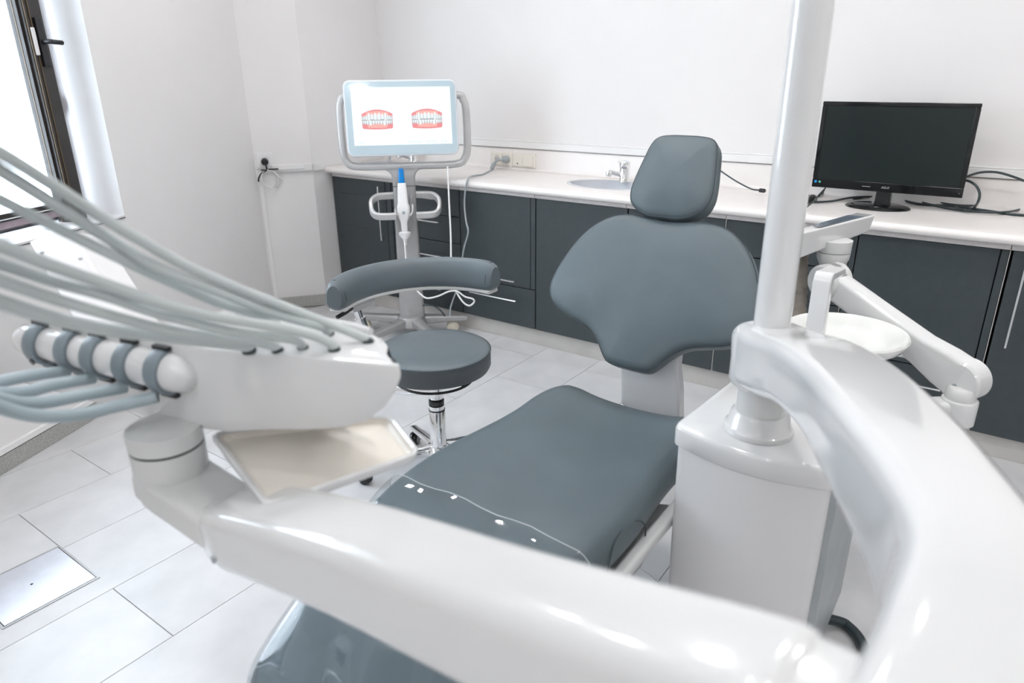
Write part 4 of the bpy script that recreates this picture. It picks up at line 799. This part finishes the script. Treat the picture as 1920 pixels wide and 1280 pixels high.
# spittoon bowl behind the post
BC = (-0.300, 1.862, 0.0)
MB().lathe([(0.0, 0.662), (0.05, 0.662), (0.10, 0.676), (0.134, 0.698), (0.146, 0.716), (0.148, 0.722), (0.145, 0.727), (0.139, 0.725), (0.125, 0.706), (0.092, 0.688), (0.045, 0.678), (0.0, 0.674)], BC, n=56).build('spittoon_bowl', 'basin', unit, smooth=True)
MB().hexa([(-0.40, 1.56, 0.50), (-0.24, 1.56, 0.50), (-0.24, 1.90, 0.56), (-0.36, 1.90, 0.56)], [(-0.40, 1.60, 0.60), (-0.24, 1.60, 0.60), (-0.24, 1.90, 0.668), (-0.36, 1.90, 0.668)]).build('bowl_support', 'satin', unit, bevel=0.012)
MB().prism([(0.0, 0.60), (0.0, 0.874), (0.006, 0.888), (0.018, 0.896), (0.125, 0.886), (0.125, 0.872), (0.030, 0.876), (0.024, 0.870), (0.024, 0.60)], (-0.372, 1.742, 0), (0.05, 1, 0), (0, 0, 1), (0.042, 0, 0)).build('rinse_spout', 'white', unit, bevel=0.003)
MB().tube([(-0.345, 1.852, 0.878), (-0.345, 1.852, 0.864)], 0.006, 10).build('nozzle', 'chrome', unit, smooth=True)
tag(MB().tube(cr([(-0.215, 1.60, 0.05), (-0.162, 1.654, 0.018), (-0.142, 1.652, 0.014), (-0.118, 1.632, 0.014), (-0.096, 1.597, 0.014), (-0.078, 1.549, 0.014), (-0.05, 1.44, 0.0145)], 6), 0.0135, 14).build('floor_cable', 'cable_d', smooth=True), 'thick dark cable leaving the dental unit across the floor', 'cable')

# ================================================================ ASSISTANT ARM WITH PANEL
aa = empty('assistant_arm', (-0.03, 1.93, 0.5), 'white jointed arm carrying a small tilted control panel beside the spittoon bowl', 'instrument arm')
E1 = Vector((-0.029, 1.94, 0.629)); E2 = Vector((-0.404, 2.111, 0.782))
dv = (E2-E1); side_ = dv.cross(Vector((0, 0, 1))).normalized(); upv = side_.cross(dv).normalized()
MB().lathe([(0.0, -0.0308), (0.046, -0.0308), (0.052, -0.025), (0.052, 0.025), (0.046, 0.0308), (0.0, 0.0308)], E1, ax=tuple(side_), n=40).build('arm_end', 'white', aa, smooth=True)
sweep([(E1, 0.062, 0.102, tuple(upv)), (E1+dv*0.12, 0.062, 0.098, tuple(upv)), (E1+dv*0.28, 0.062, 0.078, tuple(upv)), (E1+dv*0.65, 0.062, 0.074, tuple(upv)), (E1+dv*1.0, 0.062, 0.074, tuple(upv)), (E1+dv*1.05, 0.058, 0.060, tuple(upv))], rad=0.22, cap=0.004).build('upper_arm', 'white', aa, smooth=True)
nrm = side_ if side_.dot(Vector((0, -1, 0))) > 0 else -side_
MB().lathe([(0.006, 0), (0.006, 0.001)], E1 + nrm*0.0312 - upv*0.012, ax=tuple(nrm), n=16).build('screw_cap', 'cable_g', aa)
MB().lathe([(0.050, -0.022), (0.050, 0.022), (0.044, 0.028), (0.0, 0.029)], E2 - dv.normalized()*0.0 + nrm*0.01, ax=tuple(nrm), n=36).lathe([(0.050, 0.02), (0.050, -0.022), (0.044, -0.028), (0.0, -0.029)], E2 - nrm*0.01, ax=tuple(nrm), n=36).build('wrist_joint', 'greywhite', aa, smooth=True)
el = Vector((-0.028, 1.913, 0.57))
MB().lathe([(0.0, 0.050), (0.028, 0.048), (0.034, 0.040), (0.034, 0.020), (0.038, 0.018)], el, n=32).build('elbow_cap', 'greywhite', aa, smooth=True)
MB().lathe([(0.040, 0.018), (0.041, 0.015), (0.041, -0.042), (0.036, -0.047), (0.0, -0.048)], el, n=32).build('elbow', 'white', aa, smooth=True)
sweep([(tuple(el+Vector((-0.01, 0, -0.005))), 0.055, 0.040), (tuple(el+Vector((-0.08, -0.06, -0.004))), 0.055, 0.038), (-0.20, 1.75, 0.555) and ((-0.20, 1.76, 0.555), 0.06, 0.04), ((-0.245, 1.70, 0.553), 0.06, 0.04)], rad=0.3).build('lower_arm', 'white', aa, smooth=True)
pj = Vector((-0.419, 2.18, 0.841))
MB().lathe([(0.0, -0.040), (0.030, -0.038), (0.044, -0.010), (0.046, 0.010)], pj, n=32).build('panel_neck', 'greywhite', aa, smooth=True)
MB().lathe([(0.045, 0.0115), (0.046, 0.013), (0.047, 0.045), (0.0, 0.046)], pj, n=32).build('panel_neck', 'greywhite', aa, smooth=True)
# tilted panel: shallow boat-shaped tray with a touch strip
A0, A1, A2, A3 = Vector((-0.352, 2.355, 0.938)), Vector((-0.413, 2.399, 0.932)), Vector((-0.581, 2.074, 0.891)), Vector((-0.479, 2.007, 0.929))
dn = Vector((0, 0, -1))
top_ = [A0, A1, A2, A3]; cen = (A0+A1+A2+A3)/4
low = [cen + (p-cen)*k + dn*h for p, k, h in zip(top_, (0.93, 0.8, 0.9, 0.95), (0.050, 0.050, 0.065, 0.075))]
MB().hexa(low, top_).build('control_panel', 'white', aa, bevel=0.006)
pn = (A1-A0).cross(A3-A0).normalized(); pn = pn if pn.z > 0 else -pn
MB().hexa([A0.lerp(cen, .25)+pn*0.0006, A1.lerp(cen, .3)+pn*0.0006, A1.lerp(A2, .55).lerp(cen, .2)+pn*0.0006, A0.lerp(A3, .75).lerp(cen, .1)+pn*0.0006], [A0.lerp(cen, .25)+pn*0.0022, A1.lerp(cen, .3)+pn*0.0022, A1.lerp(A2, .55).lerp(cen, .2)+pn*0.0022, A0.lerp(A3, .75).lerp(cen, .1)+pn*0.0022]).build('touch_strip', 'touch', aa)
sh = empty('suction_hose', (-0.481, 2.126, 0.71), 'beige ribbed suction hose hanging from the control panel behind the post', 'hose')
pth = cr([(-0.52, 2.21, 0.834), (-0.503, 2.169, 0.779), (-0.485, 2.124, 0.71), (-0.461, 2.053, 0.635), (-0.431, 1.964, 0.571)], 14)
MB().tube(pth, 0.022, 16, rr=[0.0235 + 0.0018*math.sin(i*PI*0.5) for i in range(len(pth))]).build('tube', 'suction', sh, smooth=True)

# ================================================================ DELIVERY CONSOLE ON ITS ARMS
dc = empty('delivery_console', (-0.35, 1.0, 0.5), 'white instrument console with grey hoses, carried by thick glossy white arms in the foreground', 'instrument console')
# arched arm from the sleeve on the post towards the viewer, down to the elbow
MB().lathe([(0.052, 0.752), (0.064, 0.755), (0.070, 0.765), (0.070, 0.856), (0.064, 0.868), (0.050, 0.874), (0.0345, 0.875)], (PXc, PYc, 0), n=48).build('arm_hub', 'white', dc, smooth=True)
arch = cr([(-0.360, 1.372, 0.812, .142, .126), (-0.330, 1.330, 0.822, .146, .124), (-0.290, 1.275, 0.838, .148, .118), (-0.225, 1.180, 0.870, .148, .110), (-0.145, 1.030, 0.902, .142, .106), (-0.076, 0.860, 0.930, .136, .108), (-0.018, 0.700, 0.955, .118, .116), (0.024, 0.560, 0.972, .106, .124), (0.036, 0.440, 0.975, .116, .134), (0.034, 0.345, 0.962, .130, .144)], 5)
sweep([((a[0], a[1], a[2]), a[3], a[4]) for a in arch], rad=0.22, n=6, cap=0.03).build('arched_arm', 'white', dc, smooth=True)
MB().lathe([(0.0, 0.83), (0.050, 0.83), (0.058, 0.838), (0.058, 0.930), (0.052, 0.940)], (0.062, 0.350, 0), n=40).build('elbow', 'white', dc, smooth=True)
pa = cr([(-0.815, 0.447, 0.757, .096, .080), (-0.770, 0.445, 0.772, .112, .092), (-0.690, 0.435, 0.800, .112, .094), (-0.500, 0.412, 0.858, .108, .096), (-0.280, 0.385, 0.912, .104, .100), (-0.110, 0.366, 0.957, .102, .102), (-0.055, 0.360, 0.970, .102, .102)], 5)
sweep([((a[0], a[1], a[2]), a[3], a[4]) for a in pa], rad=0.24, n=6, cap=0.018).build('pantograph_arm', 'white', dc, smooth=True)
sweep([((-0.058, 0.3605, 0.968), 0.098, 0.096), ((-0.01, 0.354, 0.970), 0.098, 0.096), ((0.055, 0.350, 0.970), 0.095, 0.09)], rad=0.24, n=6).build('elbow_link', 'white', dc, smooth=True)
MB().lathe([(0.0055, 0.0), (0.0055, 0.0012)], (-0.772, 0.3875, 0.752), ax=(-0.1, -1, 0), n=14).build('screw_cap', 'cable_g', dc)
# swivel under the console and the angled link to the arm
KD = Vector((0.9825, 0.1864, 0)); KN = Vector((0.1864, -0.9825, 0)); K1 = Vector((-0.870, 0.482, 0))
PV = (-0.945, 0.440, 0)
MB().lathe([(0.0, 0.850), (0.0515, 0.850), (0.0515, 0.875)], PV, n=40).build('swivel_top', 'greywhite', dc, smooth=True)
MB().lathe([(0.0508, 0.846), (0.0508, 0.850)], PV, n=40).build('swivel_gap', 'black', dc)
MB().lathe([(0.0515, 0.846), (0.051, 0.79), (0.048, 0.762), (0.0, 0.757)], PV, n=40).build('swivel_bottom', 'greywhite', dc, smooth=True)
sweep([((-0.975, 0.440, 0.785), 0.092, 0.046), ((-0.93, 0.440, 0.782), 0.100, 0.052), ((-0.82, 0.444, 0.768), 0.096, 0.055), ((-0.77, 0.446, 0.772), 0.092, 0.055)], rad=0.22, cap=0.01).build('link_plate', 'greywhite', dc, smooth=True)
# console body
def csec(f, b, zb, zt=1.0, r=0.008):
    f = Vector((f[0], f[1], 0)); b = Vector((b[0], b[1], 0)); w = (b-f).normalized(); Z_ = Vector((0, 0, 1)); out = []
    for p, sx, sz in ((f+Z_*zb, 1, 1), (b+Z_*zb, -1, 1), (b+Z_*zt, -1, -1), (f+Z_*zt, 1, -1)):
        rr = min(r, (zt-zb)*0.4)
        a = p + w*sx*rr; c = p + Z_*sz*rr; m_ = p + (w*sx + Z_*sz)*rr*0.3
        out += ([c, m_, a] if (sx, sz) in ((1, 1), (-1, -1)) else [a, m_, c])
    return out
def fk(t): q = K1 - KD*t; return (q.x, q.y)
def bkp(t, d=0.150): q = K1 - KD*t - KN*d; return (q.x, q.y)
secs = [csec(fk(0.62), bkp(0.62, .022), 0.862), csec(fk(0.30), bkp(0.30, .024), 0.860), csec(fk(0.18), bkp(0.18, .030), 0.860), csec(fk(0.145), bkp(0.145, .060), 0.860), csec(fk(0.120), bkp(0.120, .125), 0.860), csec(fk(0.09), bkp(0.09, .148), 0.860), csec(fk(0.004), bkp(-0.01), 0.868), csec((-0.857, 0.487), bkp(-0.03), 0.869), csec((-0.800, 0.510), bkp(-0.075), 0.880), csec((-0.740, 0.534), bkp(-0.115), 0.888), csec((-0.690, 0.554), bkp(-0.145, .148), 0.897), csec((-0.655, 0.568), bkp(-0.175, .143), 0.912), csec((-0.628, 0.579), bkp(-0.20, .132), 0.935), csec((-0.612, 0.586), bkp(-0.222, .112), 0.962), csec((-0.606, 0.590), bkp(-0.236, .085), 0.978)]
body = MB().rings(secs).build('console_body', 'white', dc, smooth=True, angle=38)
# raised rim along the back of the console top
rim = [Vector((*bkp(t, 0.146), 1.004)) for t in (0.09, 0.0, -0.1)] + [Vector((*bkp(-0.145, .144), 1.004)), Vector((*bkp(-0.175, .139), 1.003))]
MB().tube(rim, 0.006, 10).build('top_rim', 'white', dc, smooth=True)
# horizontal roll on the face, with five grey holders wrapped round it
RC = lambda t, z=0.953, o=0.0: Vector((*fk(t), 0)) + KN*o + Vector((0, 0, z))
rl = [RC(0.60), RC(0.066)]
R_ = []
for t, r in ((0.425, 0.006), (0.418, 0.016), (0.405, 0.024), (0.385, 0.028), (0.20, 0.029), (0.064, 0.030), (0.050, 0.028), (0.040, 0.024), (0.032, 0.017), (0.027, 0.008)):
    R_.append([RC(t) + (KN*math.cos(a*PI/14) + Vector((0, 0, 1))*math.sin(a*PI/14))*r for a in range(28)])
MB().rings(R_).build('holder_roll', 'white', dc, smooth=True)
HT = [0.352, 0.277, 0.218, 0.148, 0.082]
hdr = []
for t in HT:
    b_ = MB(); prof = []
    for w_, r in ((-0.012, 0.0295), (-0.012, 0.0345), (-0.009, 0.0360), (0.009, 0.0360), (0.012, 0.0345), (0.012, 0.0295)): prof.append((w_, r))
    rs = []
    for k in range(-9, 10):
        a = k*PI/18*0.98; rs.append([RC(t + w_) + (KN*math.cos(a) + Vector((0, 0, 1))*math.sin(a))*r for w_, r in prof])
    hd_ = b_.rings(rs).build('hose_holder', 'band', dc, smooth=True); hdr.append(hd_)
    for s_ in (1, -1):
        c = RC(t, 0.953 + s_*0.0365, 0.003)
        MB().hexa([c - KD*0.015 + KN*0.006 + Vector((0, 0, -0.003)), c + KD*0.015 + KN*0.006 + Vector((0, 0, -0.003)), c + KD*0.015 - KN*0.002 + Vector((0, 0, -0.003)), c - KD*0.015 - KN*0.002 + Vector((0, 0, -0.003))],
                  [c - KD*0.015 + KN*0.006 + Vector((0, 0, 0.003)), c + KD*0.015 + KN*0.006 + Vector((0, 0, 0.003)), c + KD*0.015 - KN*0.002 + Vector((0, 0, 0.003)), c - KD*0.015 - KN*0.002 + Vector((0, 0, 0.003))]).build('holder_slot', 'black', hd_)
MB().lathe([(0.005, 0.0), (0.005, 0.001)], RC(0.352, 0.932, 0.031), ax=tuple(KN*0.9+Vector((0, 0, -0.4))), n=12, sx=1.6).build('holder_hole', 'black', hdr[0])
low_h = [[RC(0.277, 0.928, 0.026), (-1.113, 0.35, 0.946), (-1.104, 0.308, 0.954), (-1.092, 0.267, 0.961), (-1.074, 0.208, 0.977)],
         [RC(0.218, 0.926, 0.026), (-1.064, 0.357, 0.941), (-1.049, 0.319, 0.949), (-1.033, 0.285, 0.964), (-1.015, 0.243, 0.987), (-1.003, 0.198, 1.014)],
         [RC(0.148, 0.924, 0.026), (-1.01, 0.367, 0.935), (-0.999, 0.327, 0.945), (-0.986, 0.291, 0.96), (-0.976, 0.267, 0.978), (-0.957, 0.229, 1.008), (-0.955, 0.19, 1.036)],
         [RC(0.082, 0.922, 0.026), (-0.98, 0.393, 0.915), (-0.974, 0.349, 0.924), (-0.963, 0.311, 0.94), (-0.959, 0.282, 0.957), (-0.951, 0.258, 0.978), (-0.933, 0.222, 1.013), (-0.92, 0.184, 1.053)]]
for p in low_h: MB().tube(cr([tuple(q) for q in p], 8), 0.0088, 16).build('instrument_hose', 'hose2', dc, smooth=True)
# thin supply hoses rising from the top of the console towards the left
ups = [([(-0.701, 0.625, 1.004), (-0.723, 0.608, 1.017), (-0.762, 0.562, 1.05), (-0.789, 0.497, 1.094), (-0.795, 0.434, 1.138), (-0.791, 0.379, 1.184), (-0.788, 0.344, 1.215), (-0.756, 0.293, 1.256), (-0.715, 0.246, 1.29), (-0.673, 0.199, 1.32)], 0.0064),
       ([(-0.771, 0.614, 1.004), (-0.747, 0.582, 1.027), (-0.777, 0.538, 1.051), (-0.795, 0.478, 1.091), (-0.799, 0.405, 1.14), (-0.81, 0.364, 1.179), (-0.776, 0.305, 1.229), (-0.736, 0.25, 1.273), (-0.695, 0.203, 1.307)], 0.0066),
       ([(-0.863, 0.596, 1.004), (-0.796, 0.534, 1.043), (-0.814, 0.473, 1.08), (-0.817, 0.412, 1.125), (-0.811, 0.376, 1.152), (-0.8, 0.314, 1.2), (-0.766, 0.254, 1.244), (-0.728, 0.206, 1.279)], 0.0060),
       ([(-0.716, 0.577, 1.002), (-0.718, 0.57, 1.014), (-0.729, 0.549, 1.029), (-0.749, 0.516, 1.045), (-0.783, 0.451, 1.071), (-0.791, 0.394, 1.102), (-0.805, 0.346, 1.134), (-0.78, 0.289, 1.171), (-0.746, 0.238, 1.207), (-0.707, 0.19, 1.241)], 0.0068),
       ([(-0.758, 0.558, 1.002), (-0.748, 0.543, 1.017), (-0.758, 0.521, 1.027), (-0.786, 0.464, 1.049), (-0.808, 0.399, 1.084), (-0.812, 0.346, 1.119), (-0.81, 0.296, 1.149), (-0.777, 0.244, 1.184), (-0.74, 0.194, 1.218)], 0.0062),
       ([(-0.778, 0.532, 1.002), (-0.78, 0.524, 1.01), (-0.79, 0.501, 1.021), (-0.804, 0.459, 1.037), (-0.814, 0.399, 1.065), (-0.818, 0.345, 1.097), (-0.806, 0.291, 1.132), (-0.774, 0.239, 1.169), (-0.737, 0.19, 1.204)], 0.0064),
       ([(-0.81, 0.51, 1.002), (-0.809, 0.503, 1.01), (-0.818, 0.48, 1.019), (-0.841, 0.41, 1.046), (-0.835, 0.348, 1.074), (-0.823, 0.293, 1.106), (-0.793, 0.24, 1.144), (-0.758, 0.19, 1.181)], 0.0080)]
for i, (p, r) in enumerate(ups):
    MB().tube(cr(p, 8), r, 14).build('supply_hose', 'hose', dc, smooth=True)
    q = Vector(p[0])
    MB().lathe([(r+0.0015, -0.002), (r+0.0018, 0.003), (r+0.0003, 0.005)], (q.x, q.y, 0.9995), n=20).build('hose_socket', 'cable_d', dc, smooth=True)
LEFT = Vector((-0.811, -0.584, 0.0))
for i, (p, r) in enumerate(ups):
    e0, e1 = Vector(p[-2]), Vector(p[-1])
    if i >= 3:
        f0, f1 = Vector(low_h[i-3][-2]), Vector(low_h[i-3][-1])
        pts = [e0, e1, e1 + (e1-e0)*0.8 + LEFT*0.03, (e1+f1)/2 + LEFT*0.17 + Vector((0, 0, 0.02)), f1 + (f1-f0)*0.8 + LEFT*0.03, f1, f0]
        MB().tube(cr([tuple(q) for q in pts], 8)[8:-8], r*1.04, 14).build('hose_loop', 'hose', dc, smooth=True)
    else:
        tgt = Vector((*bkp(0.54 + 0.03*i, 0.012), 1.0))
        pts = [e0, e1, e1 + (e1-e0)*0.8 + LEFT*0.05, e1 + LEFT*0.30 + Vector((0, 0, -0.02)), (e1+tgt)/2 + LEFT*0.24 + Vector((0, 0, -0.02)), tgt + LEFT*0.06 + Vector((0, 0, 0.06)), tgt]
        MB().tube(cr([tuple(q) for q in pts], 8)[8:], r*1.04, 14).build('hose_loop', 'hose', dc, smooth=True)
# cream tray under the console
tq = [(-0.917, 0.49, 0.85), (-0.734, 0.69, 0.85), (-0.617, 0.63, 0.85), (-0.684, 0.42, 0.85)]
def roundpoly(pts, r, n=5):
    out = []; N = len(pts)
    for i in range(N):
        p = Vector(pts[i][:2]); a = Vector(pts[i-1][:2]); b_ = Vector(pts[(i+1) % N][:2]); u = (a-p).normalized(); v = (b_-p).normalized()
        for k in range(n+1):
            t = k/n; q = (p+u*r)*(1-t)**2 + p*2*t*(1-t) + (p+v*r)*t*t; out.append((q.x, q.y))
    return out
tp_ = roundpoly(tq, 0.022)
if area(tp_) < 0: tp_ = tp_[::-1]
L_ = lambda poly, z: [(x, y, z) for x, y in poly]
def ctr(p, k):
    cx = sum(q[0] for q in p)/len(p); cy = sum(q[1] for q in p)/len(p); return [(cx+(x-cx)*k, cy+(y-cy)*k) for x, y in p]
shr = lambda p, d: ctr(p, 1-d/0.105)
ty_ = empty('tray', (tq[0][0], tq[0][1], 0.84), 'cream shallow instrument tray under the white console', 'tray')
MB().rings([L_(shr(tp_, 0.007), 0.8495), L_(shr(tp_, 0.011), 0.842), L_(shr(tp_, 0.016), 0.840), L_(ctr(shr(tp_, 0.016), 0.6), 0.840)], False, True).build('tray_floor', 'cream', ty_, smooth=True)
MB().rings([L_(ctr(shr(tp_, 0.012), 0.6), 0.836), L_(shr(tp_, 0.012), 0.836), L_(shr(tp_, 0.003), 0.838), L_(tp_, 0.844), L_(tp_, 0.850), L_(shr(tp_, 0.003), 0.853), L_(shr(tp_, 0.007), 0.850)], True, False).build('tray_rim', 'white', ty_, smooth=True)
MB().tube([Vector((-0.80, 0.60, 0.8545)), Vector((-0.81, 0.59, 0.90))], 0.012, 14).build('tray_arm', 'greywhite', dc, smooth=True)
# tilted white bracket behind the hoses, at the rear of the console
b0 = [Vector((-1.646, 0.574, 1.034)), Vector((-1.549, 0.636, 1.016)), Vector((-1.055, 0.518, 0.846)), Vector((-1.139, 0.464, 0.864))]
sh_ = Vector((-1.698, 0.749, 1.006)) - b0[1]
MB().hexa([b0[3], b0[2], b0[2]+sh_, b0[3]+sh_], [b0[0], b0[1], b0[1]+sh_, b0[0]+sh_]).build('rear_bracket', 'satin', dc, bevel=0.010, seg=3)
bn_ = (b0[1]-b0[0]).cross(b0[3]-b0[0]).normalized(); bn_ = bn_ if bn_.dot(sh_) < 0 else -bn_
for k in (0.16, 0.84):
    q = b0[0].lerp(b0[1], k).lerp(b0[3].lerp(b0[2], k), 0.085); MB().lathe([(0.004, 0), (0.004, 0.001)], q + bn_*0.0004, ax=tuple(bn_), n=12).build('screw_cap', 'cable_g', dc)
